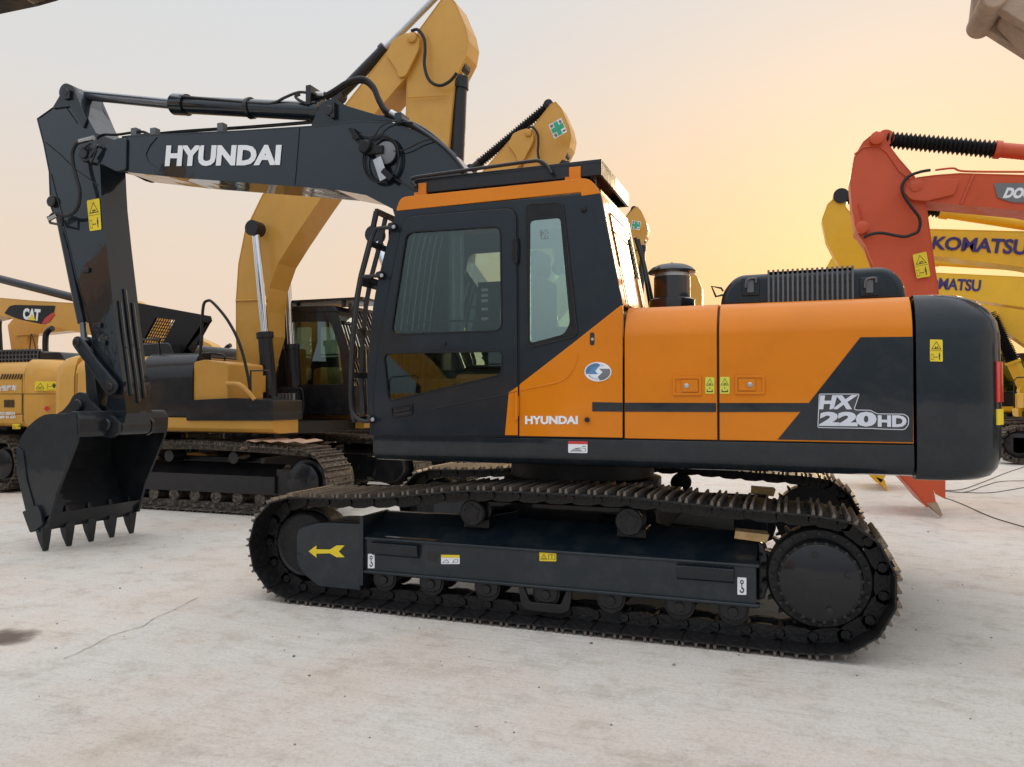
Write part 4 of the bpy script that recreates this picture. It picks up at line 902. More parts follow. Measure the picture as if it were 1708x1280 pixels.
MB().lathe((lkp.x, AN - .075, lkp.z), (0, 1, 0), [(.035, 0), (.045, .01), (.045, .47), (.035, .48)], 18).lathe((lk_p.x, AN - .075, lk_p.z), (0, 1, 0), [(.035, 0), (.045, .01), (.045, .47), (.035, .48)], 18).build('link_pin', M_BLKP, MX, each=True)
# ------------------------------------------------------------------ bucket
B0, B1 = -.70, .445
outer_px = [(127, 689), (107, 691), (75, 692), (52, 707), (37, 727), (29, 750), (29, 780), (36, 815), (47, 850), (60, 884)]
lip_px = (78, 872); inner_px = [(93, 825), (110, 782), (127, 738), (129, 727)]
oo = QX(outer_px, B0); outx = [tuple(p) for p in crom([Vector((x, z)) for x, z in oo], 3)]
side = outx + QX([(80, 880)] + inner_px, B0)
bk_ = MB().prism(side, B0, B0 + .03).prism(side, B1 - .03, B1)
I = inset2(outx + [QX([(80, 880)], B0)[0]] + QX(inner_px, B0), .035)[:len(outx)]
for i in range(len(outx) - 1):
    a, b, c, d = outx[i], outx[i + 1], I[i + 1], I[i]
    bk_.hexa([(a[0], B0 + .03, a[1]), (b[0], B0 + .03, b[1]), (c[0], B0 + .03, c[1]), (d[0], B0 + .03, d[1])], [(a[0], B1 - .03, a[1]), (b[0], B1 - .03, b[1]), (c[0], B1 - .03, c[1]), (d[0], B1 - .03, d[1])])
bucket = bk_.build('bucket', M_BUCK, MX, ang=28)
# wear strips, top beam, ears
wsx = QX([(29, 745), (40, 752), (46, 800), (60, 850), (68, 884), (58, 884), (44, 850), (30, 790)], B0)
MB().prism(wsx, B0 - .014, B0).prism(wsx, B1, B1 + .014).build('wear_plate', M_BUCK, bucket, bevel=.004, each=True)
tb = QX([(112, 691), (120, 686), (128, 688), (133, 700), (132, 722), (127, 731), (116, 722)], B0)
MB().prism(rnd(tb, .015, 3), B0 + .004, B1 - .004).build('top_beam', M_BUCK, bucket, bevel=.006)
en = [(100, 693), (116, 684), (126, 672), (132, 660), (143, 654), (155, 658), (163, 672), (178, 688), (198, 695), (208, 705), (207, 722), (196, 730), (180, 729), (160, 728), (140, 724), (128, 712)]
ep = rnd(QX(en, AN), .02, 3)
MB().prism(ep, AN - .075, AN - .035).build('bucket_ear', M_BUCK, bucket, bevel=.006); MB().prism(ep, AF + .035, AF + .075).build('bucket_ear', M_BUCK, bucket, bevel=.006)
for p in (bp1, bp2):
    MB().lathe((p.x, AN - .115, p.z), (0, 1, 0), [(.052, 0), (.062, .012), (.062, .04), (.08, .042), (.08, .05), (.045, .052), (.045, .50), (.08, .51), (.062, .54), (.05, .55)], 24).build('ear_pin', M_BUCK, bucket)
# cutting lip and teeth, rest on the ground
lipA = Q(62, 874, B0); lipB = Q(84, 862, B0)
tip = Q(76, 921, -.66); tip.z = .004
root_ = Q(74, 884, -.66)
lp_ = MB().hexa([(lipA.x - .02, B0, lipA.z + .02), (lipB.x + .01, B0, lipB.z + .03), (lipB.x + .01, B1, lipB.z + .03), (lipA.x - .02, B1, lipA.z + .02)][::1],
                [(root_.x - .05, B0, root_.z), (root_.x + .0, B0, root_.z - .01), (root_.x + .0, B1, root_.z - .01), (root_.x - .05, B1, root_.z)])
lp_.build('cutting_lip', M_BUCK, bucket, bevel=.004)
dirv = Vector((tip.x - root_.x, 0, tip.z - root_.z)); Lt = dirv.length; dirv.normalize(); nv = Vector((dirv.z, 0, -dirv.x))
for k in range(5):
    y = B0 + .04 + (B1 - B0 - .08) * k / 4
    c = Vector((root_.x - .01, y, root_.z + .01)); tipk = Vector((tip.x, y, tip.z)); base = c - dirv * .20
    def ring4(p, w, h): return [p + Vector((0, -w, 0)) - nv * h, p + Vector((0, w, 0)) - nv * h, p + Vector((0, w, 0)) + nv * h, p + Vector((0, -w, 0)) + nv * h]
    t1 = MB(); rg_ = [ring4(base, .018, .014), ring4(c - dirv * .05, .040, .045), ring4(c + dirv * .0, .052, .052), ring4(c + dirv * Lt * .5, .044, .034), ring4(tipk, .026, .010)]
    vs = [p for r in rg_ for p in r]; fs = [(j * 4 + i, j * 4 + (i + 1) % 4, (j + 1) * 4 + (i + 1) % 4, (j + 1) * 4 + i) for j in range(4) for i in range(4)] + [(0, 3, 2, 1), (16, 17, 18, 19)]
    t1.add(vs, fs); t1.cyl((c.x, y - .065, c.z - .01), (c.x, y + .065, c.z - .01), .016, n=10); t1.build('bucket_tooth', M_BUCK, bucket, bevel=.006)
for y0, y1 in ((B0 - .035, B0 + .0), (B1, B1 + .035)):
    sc = QX([(42, 853), (52, 849), (66, 842), (73, 856), (76, 874), (62, 886), (55, 888)], B0)
    MB().prism(rnd(sc, .015, 2), y0, y1).build('side_cutter', M_BUCK, bucket, bevel=.005)
# tan blocks whose colour stands in for sun glow on the frame steel
for u0, u1, v0, v1, y, lab in ((1263, 1318, 881, 893, -1.20, 'tan block painted as sun glow above the near track frame by the final drive'), (1251, 1290, 823, 831, .95, 'short tan block painted as sun glow, lying farther back under the main machine')):
    a = Q(u0, v1, y); b = Q(u1, v0, y)
    if y > 0: a.z = .63; b.z = .715; y = 1.06
    else: a.x -= .14; b.x -= .14; a.z = .61; b.z = .68
    o = MB().hexa([(a.x, y - .03, a.z + .03), (b.x, y - .02, a.z + .012), (b.x, y + .10, a.z + .012), (a.x, y + .08, a.z + .03)], [(a.x + .01, y - .04, b.z + .01), (b.x + .02, y - .02, b.z - .005), (b.x, y + .10, b.z), (a.x, y + .09, b.z + .01)]).build('sun_glow_block', M_GLOW, None, bevel=.004)
    o['label'] = lab; o['category'] = 'wood block'  # no wood here, the tan block stands in for sun glow on steel
# ================================================================== BACKGROUND MACHINES (local frame: x forward, y left, z up)
def gen_track(rt, L0, yc, h=.92, w=.6, m=M_TRACKT, rot=False):
    r = h / 2; x = L0 / 2 - r
    lp, pt = resample(path_loop(-x, r, r - .03, x, r, r - .03, [(x * .6, h - .01), (0, h + .015), (-x * .6, h - .01)]), 46, .2)
    s = shoe_mb(pt - .004, w, True); lk = MB()
    for sg in (-1, 1): lk.box(-pt / 2, pt / 2, sg * .09 - .02, sg * .09 + .02, -.10, -.012)
    mb = MB()
    for p, t in lp:
        M = shoe_matrix(p, t, yc); mb.merge(s, M); mb.merge(lk, M)
    mb.v = [T(rt) @ p for p in mb.v]; return mb.build('track', m, rt)
def T(rt):
    loc, rz = INFO[rt.name]; return Matrix.Translation(loc) @ Matrix.Rotation(rz, 4, 'Z')
def BL(rt, mb, name, m, par=None, **k):
    M = T(rt); mb.v = [M @ p for p in mb.v]; return mb.build(name, m, par or rt, **k)
def toL(rt, px, Y):
    Mi = T(rt).inverted(); out = []
    for u, v in px:
        p = Mi @ Q(u, v, Y); out.append((p.x, p.z))
    return out
def ptL(rt, u, v, Y): return T(rt).inverted() @ Q(u, v, Y)
def ccyl(rt, a, b, r, f, m=M_BLKP, rodm=M_CHROME, bellow=False, name='lift_cylinder'):
    a = Vector(a); b = Vector(b); mid = a.lerp(b, f)
    mb = MB().cyl(a, mid, r, n=18).cyl(mid, mid.lerp(a, .08), r * 1.2, n=18)
    mb.cyl(a + Vector((0, -r * .9, 0)), a + Vector((0, r * .9, 0)), r * 1.2, n=16); c = BL(rt, mb, name, m)
    if bellow:
        d = (b - mid).length; n = max(8, int(d / .055)); pr = []
        for i in range(n): pr += [(r * .75, d * i / n), (r * 1.22, d * (i + .5) / n)]
        pr.append((r * .75, d)); BL(rt, MB().lathe(mid, b - mid, pr, 20), 'rubber_bellows', M_RUB, c, ang=20)
    else: BL(rt, MB().cyl(mid, b, r * .55, n=16), 'piston_rod', rodm, c)
    BL(rt, MB().cyl(b + Vector((0, -r * .9, 0)), b + Vector((0, r * .9, 0)), r * 1.1, n=16), 'rod_eye', m, c)
    return c
def undercarriage(rt, tm=M_TRACKT, fm=M_BLKP, fx=1):
    for sg in (-1, 1):
        yc = sg * 1.19; gen_track(rt, 4.46, yc, m=tm); yo = sg * 1.34; yi = sg * 1.0
        f = BL(rt, MB().xprism([(yo, .50), (yo, .26), (yi, .24), (yi, .64), (sg * 1.1, .64)], -1.3, 1.3).box(min(-fx * 1.6, -fx * 1.3), max(-fx * 1.6, -fx * 1.3), min(yi, sg * 1.3), max(yi, sg * 1.3), .28, .6).box(min(fx * 1.3, fx * 1.9), max(fx * 1.3, fx * 1.9), min(yi, sg * 1.36), max(yi, sg * 1.36), .26, .62).box(.2, .27, min(yo, yo + sg * .002), max(yo, yo + sg * .002), .34, .40), 'track_frame', fm, bevel=.01)
        BL(rt, MB().prism(rnd([(-fx * 1.55, .28), (-fx * 1.62, .64), (-fx * 1.85, .72), (-fx * 2.08, .62), (-fx * 2.12, .42), (-fx * 2.0, .26), (-fx * 1.8, .22)], .06, 4), min(sg * .70, sg * .98), max(sg * .70, sg * .98)), 'motor_cover', fm, bevel=.015)
        for x in (-1.78 * fx,):
            BL(rt, MB().lathe((x, sg * 1.0, .46), (0, sg, 0), [(.30, 0), (.31, .2), (.28, .3), (.24, .31), (.235, .40), (.22, .41), (0, .41)], 32), 'final_drive', fm)
        BL(rt, MB().lathe((1.78 * fx, sg * 1.0, .46), (0, sg, 0), [(.30, 0), (.31, .1), (.31, .3), (.2, .36), (0, .36)], 32), 'idler', fm)
        for k in range(7): BL(rt, MB().cyl((-1.1 + k * .36, yc - .14, .20), (-1.1 + k * .36, sg * 1.32 if sg > 0 else yc + .14, .20), .085, n=14), 'track_roller', tm)
        for x in (-.5, .6): BL(rt, MB().cyl((x, sg * 1.05, .73), (x, sg * 1.3, .73), .08, n=16), 'carrier_roller', fm)
    BL(rt, MB().box(-.8, .8, -1.0, 1.0, .45, .72), 'carbody', fm, bevel=.02)
    BL(rt, MB().lathe((0, 0, .70), (0, 0, 1), [(.6, 0), (.62, .12), (.58, .13), (.58, .38)], 32), 'slew_ring', fm)
def house(rt, m, cm=M_BLKP, guard=False, hoodm=None, detail=False):
    sill = [(1.36, 1.27), (1.36, 1.13), (1.32, 1.08), (1.2, 1.06), (.8, 1.06), (.8, 1.27)]
    BL(rt, MB().xprism([(-y, z) for y, z in sill], -2.2, 1.28), 'side_sill', m, bevel=.01)
    BL(rt, MB().xprism(sill, -2.2, 1.36), 'side_sill', m, bevel=.01)
    BL(rt, MB().box(-2.2, 1.2, -.95, .95, 1.04, 1.2), 'deck', M_BLK)
    # counterweight, rounded towards the rear
    lv2 = [(1.06, .10), (1.10, .03), (1.2, 0), (1.85, .0), (2.0, .04), (2.12, .12), (2.17, .24)]
    rings = [[(-(x - 2.345) - 2.22, y) for x, y in cw_outline(i, front=2.345, rear=2.95, rc=.38)] for z, i in lv2]; n = len(rings[0]); c = MB()
    c.add([(x, y, lv2[k][0]) for k, rg in enumerate(rings) for x, y in rg], [(k * n + i, k * n + (i + 1) % n, (k + 1) * n + (i + 1) % n, (k + 1) * n + i) for k in range(len(lv2) - 1) for i in range(n)] + [tuple(range(n))[::-1], tuple(range((len(lv2) - 1) * n, len(lv2) * n))])
    BL(rt, c, 'counterweight', m, ang=50)
    top_ = [(-1.36, 1.28), (-1.36, 1.9), (-1.33, 2.02), (-1.24, 2.11), (-1.1, 2.14), (1.1, 2.14), (1.24, 2.11), (1.33, 2.02), (1.36, 1.9), (1.36, 1.28)]
    BL(rt, MB().xprism(top_, -2.2, -.62), 'engine_cover', m, bevel=.012)
    if not detail: BL(rt, MB().box(-.60, .35, -1.345, -.42, 1.28, 2.02), 'fuel_tank', m, bevel=.03)
    if not detail: BL(rt, MB().box(.38, 1.22, -1.345, -.55, 1.28, 1.66), 'tool_box', cm if hoodm else m, bevel=.02)
    BL(rt, MB().prism(rnd([(-2.05, 2.14), (-2.0, 2.34), (-.95, 2.36), (-.85, 2.14)], .08, 4), -.85, .85), 'engine_hood', cm, bevel=.04, seg=3)
    for sg in (-1, 1):
        y0, y1 = sorted((sg * 1.3595, sg * 1.3625)); sm_ = MB()
        for x in (-1.42, -.66, -2.17): sm_.box(x, x + .012, y0, y1, 1.29, 1.9)
        for x in (-1.5, -.76):
            BL(rt, MB().box(x - .12, x, *sorted((sg * 1.360, sg * 1.378)), 1.50, 1.57), 'door_latch', M_BLK, bevel=.006)
        BL(rt, sm_, 'panel_seam', M_INK, each=True)
        rl_ = MB().tube([(-.85, sg * 1.12, 2.14), (-.85, sg * 1.15, 2.34), (-.80, sg * 1.16, 2.38), (-1.9, sg * 1.16, 2.38), (-1.95, sg * 1.15, 2.34), (-1.95, sg * 1.12, 2.14)], .016, 8, False)
        if sg < 0: BL(rt, rl_, 'handrail', M_BLKP)
    BL(rt, MB().tube([(-1.6, .5, 2.34), (-1.6, .5, 2.62), (-1.66, .5, 2.72), (-1.76, .5, 2.76)], .05, 12), 'exhaust_pipe', M_BLKP)
    BL(rt, MB().tube([(1.25, -1.30, 1.28), (1.25, -1.30, 2.0), (1.18, -1.30, 2.08), (.5, -1.30, 2.12), (.42, -1.3, 2.04)], .017, 8, False) if not detail else MB().tube([(1.2, -1.33, 1.66), (1.2, -1.33, 1.9), (.9, -1.33, 1.9), (.9, -1.33, 1.66)], .014, 8, False), 'handrail', M_BLKP)
    BL(rt, MB().box(1.34, 1.37, 1.42, 1.46, 2.2, 2.5).box(1.30, 1.34, 1.36, 1.60, 2.46, 2.48), 'mirror', M_BLK, bevel=.01)
    # cab on the left
    o = [(1.36, 1.28), (1.42, 1.6), (1.30, 2.3), (1.08, 2.88), (-.40, 2.92), (-.48, 2.1), (-.48, 1.28)]
    h1 = rnd([(1.22, 1.75), (1.14, 2.3), (.98, 2.72), (.18, 2.74), (.18, 1.75)], .06, 4); h2 = rnd([(.02, 2.74), (-.30, 2.75), (-.36, 1.85), (.02, 1.85)], .05, 4)
    cb_ = plate([rnd(o, .05, 4), h1, h2], .42, .46, .004).merge(plate([rnd(o, .05, 4), h1, h2], 1.32, 1.36, .004))
    cb_.box(-.48, -.44, .46, 1.32, 1.28, 2.0).box(-.44, 1.3, .46, 1.32, 1.28, 1.34).box(1.02, 1.09, .46, 1.32, 2.80, 2.88).box(-.46, -.40, .46, 1.32, 2.8, 2.9).box(1.36, 1.41, .46, 1.32, 1.28, 1.72)
    ca = BL(rt, cb_, 'cab', cm, ang=45)
    BL(rt, MB().prism(rnd([(1.12, 2.86), (1.05, 2.97), (-.36, 3.0), (-.43, 2.9)], .05, 4), .41, 1.37), 'cab_roof', cm, ca, bevel=.02)
    for y in (.437, 1.343):
        BL(rt, plate([inset2(h1, -.004)], y - .003, y + .003), 'cab_window', G_OLD, ca); BL(rt, plate([inset2(h2, -.004)], y - .003, y + .003), 'cab_window', G_OLD, ca)
    BL(rt, MB().add([(1.38, .46, 1.72), (1.38, 1.32, 1.72), (1.28, 1.32, 2.3), (1.28, .46, 2.3), (1.08, 1.32, 2.84), (1.08, .46, 2.84)], [(0, 1, 2, 3), (3, 2, 4, 5)]), 'windscreen', G_OLD, ca)
    BL(rt, MB().box(.0, .5, .65, 1.1, 1.6, 1.75).box(-.05, .08, .65, 1.1, 1.7, 2.35), 'seat', M_SEAT, ca, bevel=.03)
    if guard:
        g = MB()
        for k in range(11):
            y = .44 + k * .089
            g.bar((1.62, y, 1.30), (1.58, y, 2.3), .022, .03, up=(1, 0, 0)).bar((1.58, y, 2.3), (1.30, y, 2.95), .022, .03, up=(1, 0, 0))
        for x, z in ((1.62, 1.4), (1.60, 1.9), (1.58, 2.3), (1.32, 2.92)): g.box(x - .02, x + .02, .42, 1.35, z - .025, z + .025)
        g.box(-.3, 1.5, .5, 1.3, 3.05, 3.09)
        for x in (-.2, 1.1): g.box(x, x + .05, .55, .6, 2.96, 3.06).box(x, x + .05, 1.2, 1.25, 2.96, 3.06)
        BL(rt, g, 'cab_guard', M_BLKP, ca)
    return ca
def boomset(rt, m, boom, arm, yb=0.0, w=.21, wa=.165, nose=None):
    b = BL(rt, webs_and_flanges(boom, yb - w, yb + w, lip=.006), 'boom', m, ang=30)
    a = BL(rt, webs_and_flanges(arm, yb - wa, yb + wa, lip=.006), 'arm', m, ang=30)
    return b, a
BUCK = [(0, .10), (.12, .30), (.0, .48), (-.35, .45), (-.62, .25), (-.78, -.08), (-.74, -.42), (-.55, -.72), (-.40, -.86)]
def gen_bucket(rt, pin, ang, m, yb=0.0, wd=.56, sx=1, teeth=True):
    # pin = hinge point (x,z); ang turns the bucket; profile drawn with its mouth to +x
    ca_, sa = cos(ang), sin(ang)
    def tf(p): x, z = p[0] * sx, p[1]; return (pin[0] + x * ca_ - z * sa, pin[1] + x * sa + z * ca_)
    sh = [(.02, .12), (-.25, .20), (-.50, .10), (-.72, -.15), (-.78, -.45), (-.66, -.80), (-.45, -1.05)]
    sh = [tuple(p) for p in crom([Vector(p) for p in sh], 3)]; mouth = [(-.38, -1.02), (-.15, -.6), (.03, -.10)]
    S = [tf(p) for p in sh + mouth]; I_ = [tf(p) for p in inset2(sh + mouth, .035)[:len(sh)]]; O = [tf(p) for p in sh]
    mb = MB().prism(S, yb - wd, yb - wd + .03).prism(S, yb + wd - .03, yb + wd)
    for i in range(len(O) - 1):
        a, b, c, d = O[i], O[i + 1], I_[i + 1], I_[i]
        mb.hexa([(a[0], yb - wd + .03, a[1]), (b[0], yb - wd + .03, b[1]), (c[0], yb - wd + .03, c[1]), (d[0], yb - wd + .03, d[1])], [(a[0], yb + wd - .03, a[1]), (b[0], yb + wd - .03, b[1]), (c[0], yb + wd - .03, c[1]), (d[0], yb + wd - .03, d[1])])
    bu = BL(rt, mb, 'bucket', m, ang=28)
    er = [tf(p) for p in [(-.30, .15), (-.28, .38), (-.16, .42), (.0, .2), (.10, .05), (.06, -.10), (-.06, -.10)]]
    for s in (-1, 1): BL(rt, MB().prism(er, yb + s * .22 - .02, yb + s * .22 + .02), 'bucket_ear', m, bu, bevel=.01)
    for k in range(5):
        y = yb - wd + .05 + (2 * wd - .1) * k / 4; a = tf((-.50, -.92)); b = tf((-.34, -.98)); c = tf((-.28, -1.22))
        BL(rt, MB().taper([a, b, c], y - .05, [a, b, c], y + .05), 'bucket_tooth', m, bu, bevel=.01)
    return bu
def dup(rt, name_label, loc, skip=(), group=None):
    r = rt.copy(); COL.objects.link(r); r.location = loc; r['label'] = name_label
    INFO[r.name] = (Vector(loc), INFO[rt.name][1])
    def rec(o, p):
        for ch in list(o.children):
            if ch.name.split('.')[0] in skip or ch.parent != o: continue
            c = ch.copy(); COL.objects.link(c); c.parent = p; rec(ch, c)
    kids = list(rt.children)
    for ch in kids:
        if ch.name.split('.')[0] in skip: continue
        c = ch.copy(); COL.objects.link(c); c.parent = r; rec(ch, c)
    return r

# ---------------- row of tan excavators behind, facing right; the nearest one (A) with its hood open
GA = 'row of tan yellow excavators with raised booms behind the main machine'
A = root('crawler_excavator', 'tan yellow excavator with raised boom and its black engine hood propped open', 'excavator', (-6.0, 3.43, 0), 0, GA)
undercarriage(A, fx=-1)
house(A, M_CAT, guard=True, hoodm=True, detail=True)
YA = 3.43 - .23
bA = [(396, 640), (393, 560), (393, 500), (397, 440), (408, 385), (437, 325), (500, 256), (572, 178), (643, 88), (668, 60), (690, 52), (702, 62), (700, 78), (676, 129), (620, 195), (560, 295), (525, 345), (488, 400), (463, 440), (449, 480), (444, 520), (444, 560), (430, 610), (422, 665), (405, 672)]
sA = [(676, 132), (672, 250), (690, 380), (702, 440), (716, 445), (726, 430), (740, 300), (756, 130), (776, 90), (780, 66), (775, 42), (758, 2), (746, -12), (735, -6), (716, 20), (694, 50), (690, 80)]
bo, ar = boomset(A, M_CAT, toL(A, bA, YA), toL(A, sA, YA - 0), w=.22, wa=.18)
for (u0, v0, u1, v1) in ((393, 502, 446, 500), (500, 256, 575, 275)): BL(A, MB().tube([ptL(A, u0, v0, YA - .006), ptL(A, u1, v1, YA - .006)], .012, 6, False), 'weld_seam', M_CAT, bo)
BL(A, MB().tube([ptL(A, 679, 163, YA - .006), ptL(A, 745, 159, YA - .006)], .010, 6, False), 'weld_seam', M_CAT, ar)
nz = rnd(toL(A, [(644, 92), (655, 66), (680, 54), (700, 64), (698, 84), (676, 128), (664, 130), (662, 118)], YA - .03), .05, 4)
BL(A, MB().prism(nz, -.265, -.22).prism(nz, .22, .265), 'boom_nose', M_CAT, bo, bevel=.01, each=True)
pvA = ptL(A, 690, 66, YA); BL(A, MB().lathe((pvA.x, -.31, pvA.z), (0, 1, 0), [(.05, 0), (.07, .01), (.07, .61), (.05, .62)], 20), 'pivot_pin', M_CAT2, bo)
# arm cylinder on the boom top, bucket cylinder hanging at the right
ccyl(A, ptL(A, 565, 160, 3.43), ptL(A, 745, -22, 3.43), .085, .45, M_BLKP, rodm=M_STEEL, name='arm_cylinder')
ccyl(A, ptL(A, 758, 300, 3.40) + Vector((0, 0, -.6)), ptL(A, 768, 112, 3.40), .105, .93, M_BLKP, name='bucket_cylinder')
BL(A, MB().tube([ptL(A, u, v, YA - .05) for u, v in [(686, 52), (697, 50), (707, 64), (709, 84), (708, 110), (716, 134), (733, 143), (750, 136), (762, 122)]], .022, 8), 'hydraulic_hose', M_RUB)
gen_bucket(A, (ptL(A, 709, 440, YA).x, ptL(A, 709, 440, YA).z), radians(35), M_CAT2)
# two lift cylinders
for y, fu, ru in ((3.43 - .42, (452, 672), (426, 382)), (3.43 + .42, (492, 680), (476, 420))):
    a = ptL(A, *fu, y); b = ptL(A, *ru, y); c = ccyl(A, a, b, .105, .40, M_BLKP, name='lift_cylinder')
    BL(A, MB().cyl(b + Vector((0, -.07, 0)), b + Vector((0, .03 if y < 3.43 else -.2, 0)), .07, n=16), 'cylinder_pin', M_BLK, c)
# hoses at the boom foot
hz = MB()
for k in range(6):
    y0 = 3.43 + .15 + .0 * k; u = 462 + k * 6
    hz.tube([ptL(A, u, 712, y0), ptL(A, u - 3, 690, y0), ptL(A, u - 2, 665, y0), ptL(A, u + 4, 650, y0), ptL(A, u + 12, 652, y0), ptL(A, u + 14, 680, y0), ptL(A, u + 10, 706, y0)], .017, 6)
BL(A, hz, 'hose_bundle', M_RUB)
fe = MB()
for k in range(6):
    u = 462 + k * 6; p = ptL(A, u - 2, 668, 3.56); fe.cyl(p, p + Vector((0, 0, .11)), .026, n=8)
BL(A, fe, 'hose_ferrule', M_STEEL, each=True)
vb = MB().box(*sorted((ptL(A, 384, 0, 2.6).x, ptL(A, 424, 0, 2.6).x)), -.9, -.5, 1.62, 1.86).cyl((.15, -.7, 1.86), (.15, -.7, 1.98), .05, n=12)
BL(A, vb, 'valve_block', M_CAT2, bevel=.01)
BL(A, MB().tube([ptL(A, u, v, 2.5) for u, v in [(330, 601), (332, 590), (372, 592), (374, 604)]], .013, 6), 'grab_rail', M_BLKP)
# black side door, open hood, loop of wire and box
YAs = 2.07
hd_ = toL(A, [(236, 720), (236, 604), (250, 601), (308, 600), (322, 606), (318, 640), (312, 700), (312, 720)], YAs)
hxs = [p[0] for p in hd_]
BL(A, MB().xprism([(-1.372, 1.28), (-1.372, 1.80), (-1.365, 1.90), (-1.33, 2.02), (-1.27, 2.11), (-1.18, 2.165), (-1.0, 2.18), (-1.0, 1.28)], min(hxs), max(hxs)), 'side_door', M_BLKP, bevel=.012)
th = toL(A, [(378, 606), (378, 668), (330, 672), (318, 670), (322, 604), (340, 600)], YAs)
BL(A, MB().prism(rnd(th, .03, 3), -1.34, -.6), 'oil_tank', M_CAT2, bevel=.02)
BL(A, MB().tube([ptL(A, u, v, YAs) for u, v in [(378, 640), (400, 642), (415, 655), (425, 668)]], .03, 8), 'fuel_pipe', M_CAT2)
bxp = toL(A, [(311, 702), (311, 668), (392, 664), (456, 668), (456, 702)], YAs - .02)
BL(A, MB().prism(rnd(bxp, .015, 2), -1.385, -.75).merge(MB().box(.93, 1.12, -1.388, -1.384, 1.42, 1.44)), 'walkway_box', M_BLKP, bevel=.01)
oh = toL(A, [(228, 505), (354, 528), (356, 536), (304, 600), (228, 600)], 2.9)
gr1 = toL(A, [(265, 531), (297, 535), (272, 581), (240, 577)], 2.9); gr2 = toL(A, [(344, 538), (352, 540), (325, 588), (316, 578)], 2.9)
ohm = plate([oh, gr1, gr2], -.60, -.55, .004); OH = BL(A, ohm, 'open_hood', M_BLK)
gb = MB()
def lerp2(a, b, t): return (a[0] + (b[0] - a[0]) * t, a[1] + (b[1] - a[1]) * t)
for t in [i / 9 for i in range(1, 9)]:
    a = lerp2(gr1[0], gr1[3], t); b = lerp2(gr1[1], gr1[2], t); gb.bar((a[0], -.58, a[1]), (b[0], -.58, b[1]), .012, .014)
    a = lerp2(gr2[0], gr2[3], t); b = lerp2(gr2[1], gr2[2], t); gb.bar((a[0], -.58, a[1]), (b[0], -.58, b[1]), .012, .014)
for t in [i / 8 for i in range(1, 8)]:
    a = lerp2(gr1[0], gr1[1], t); b = lerp2(gr1[3], gr1[2], t); gb.bar((a[0], -.57, a[1]), (b[0], -.57, b[1]), .010, .012, up=(1, 0, 0))
gb.v = [T(A) @ p for p in gb.v]; gb.build('vent_mesh', M_BLK, OH, each=True)
BL(A, MB().tube([ptL(A, u, v, 2.2) for u, v in [(333, 604), (336, 560), (339, 512), (346, 502), (356, 506), (380, 535), (400, 575), (414, 630), (420, 680), (421, 712), (417, 722)]], .020, 8), 'drain_hose', M_RUB)
# copies in the row with the green safety cross on the arm
def cross_board(rt, px, Y):
    M = quadpx(px, Y)
    b = warp(art([[(0, 0), (1, 0), (1, 1), (0, 1)]]), M, .004).build('safety_sign', M_WHITE, rt)
    q = [p + Vector((0, -.0045, 0)) for p in M]; d = [[(0, 0), (.001, 0), (0, .001)], [(1, 1), (.999, 1), (1, .999)]]
    warp(art(d + [[(.34, .04), (.66, .04), (.66, .34), (.96, .34), (.96, .66), (.66, .66), (.66, .96), (.34, .96), (.34, .66), (.04, .66), (.04, .34), (.34, .34)]]), q, .002).build('green_cross', M_GREEN, b)
    for s, (x0, y0, x1, y1) in (('安', (.05, .70, .30, .95)), ('全', (.72, .70, .96, .95)), ('宝', (.05, .05, .30, .30)), ('一', (.72, .12, .96, .2))):
        f = lambda x, y: q[0] * (1 - x) * (1 - y) + q[1] * x * (1 - y) + q[2] * x * y + q[3] * (1 - x) * y
        warp(textmb(s, .02), [f(x0, y0), f(x1, y0), f(x1, y1), f(x0, y1)], .002).build('sign_character', M_INK, b)
SK = ('open_hood', 'drain_hose', 'side_door', 'arm_cylinder')
apA = Q(745, -12, YA); offA = Vector((apA.x + 6.0, YA - 3.43, 0))
for lab, (u, v), px, cyl in (('tan yellow excavator whose arm tip with green cross rises above the roof guard', (925, 168), [(925, 232), (946, 220), (936, 197), (915, 209)], ((786, 284), (916, 176))),
                    ('distant tan excavator with small green cross on its arm, right of the cab', (1062, 344), [(1052, 382), (1067, 384), (1069, 370), (1055, 368)], ((1020, 400), (1058, 350)))):
    p = G(u, v, apA.z) - offA
    r = dup(A, lab, (p.x, p.y, 0), SK); CUR[0] = r
    arm_o = [c for c in r.children if c.name.startswith('arm') and 'cyl' not in c.name][0]
    cross_board(arm_o, px, p.y - .23 - .20)
    ccyl(r, ptL(r, *cyl[0], p.y), ptL(r, *cyl[1], p.y), .085, .12, M_BLKP, bellow=True, name='arm_cylinder')
# ---------------- machine B at the left edge, faces left, rear to the right
B = root('crawler_excavator', 'tan excavator cut by the left edge, white characters and red dot on its flank', 'excavator', (-12.25, 4.05, 0), pi)
undercarriage(B); caB = house(B, M_CAT)
YBs = 4.05 - 1.368
def pl(px, th, m, par, nm, Y=YBs, r=0): P = QX(px, Y); return plate([rnd(P, r, 3) if r else P], Y - th, Y - .0005).build(nm, m, par)
ecB = [c for c in B.children if c.name.startswith('engine_cover')][0]
sticker(quadpx([(58, 652), (95, 652), (95, 636.5), (59, 636)], YBs - .002), ecB, 'wide')
sticker(quadpx([(21, 716), (34, 716), (34, 707), (21, 707)], YBs - .002), ecB, 'wide')
for k in range(8): pl([(0 + k * 4.6, 633), (2.2 + k * 4.6, 633), (6 + k * 4.6, 624), (3.8 + k * 4.6, 624)], .003, M_INK, ecB, 'louvre')
for k in range(8): pl([(7 + k * 2.2, 680), (8.2 + k * 2.2, 680), (8.2 + k * 2.2, 667), (7 + k * 2.2, 667)], .003, M_INK, ecB, 'vent_slot')
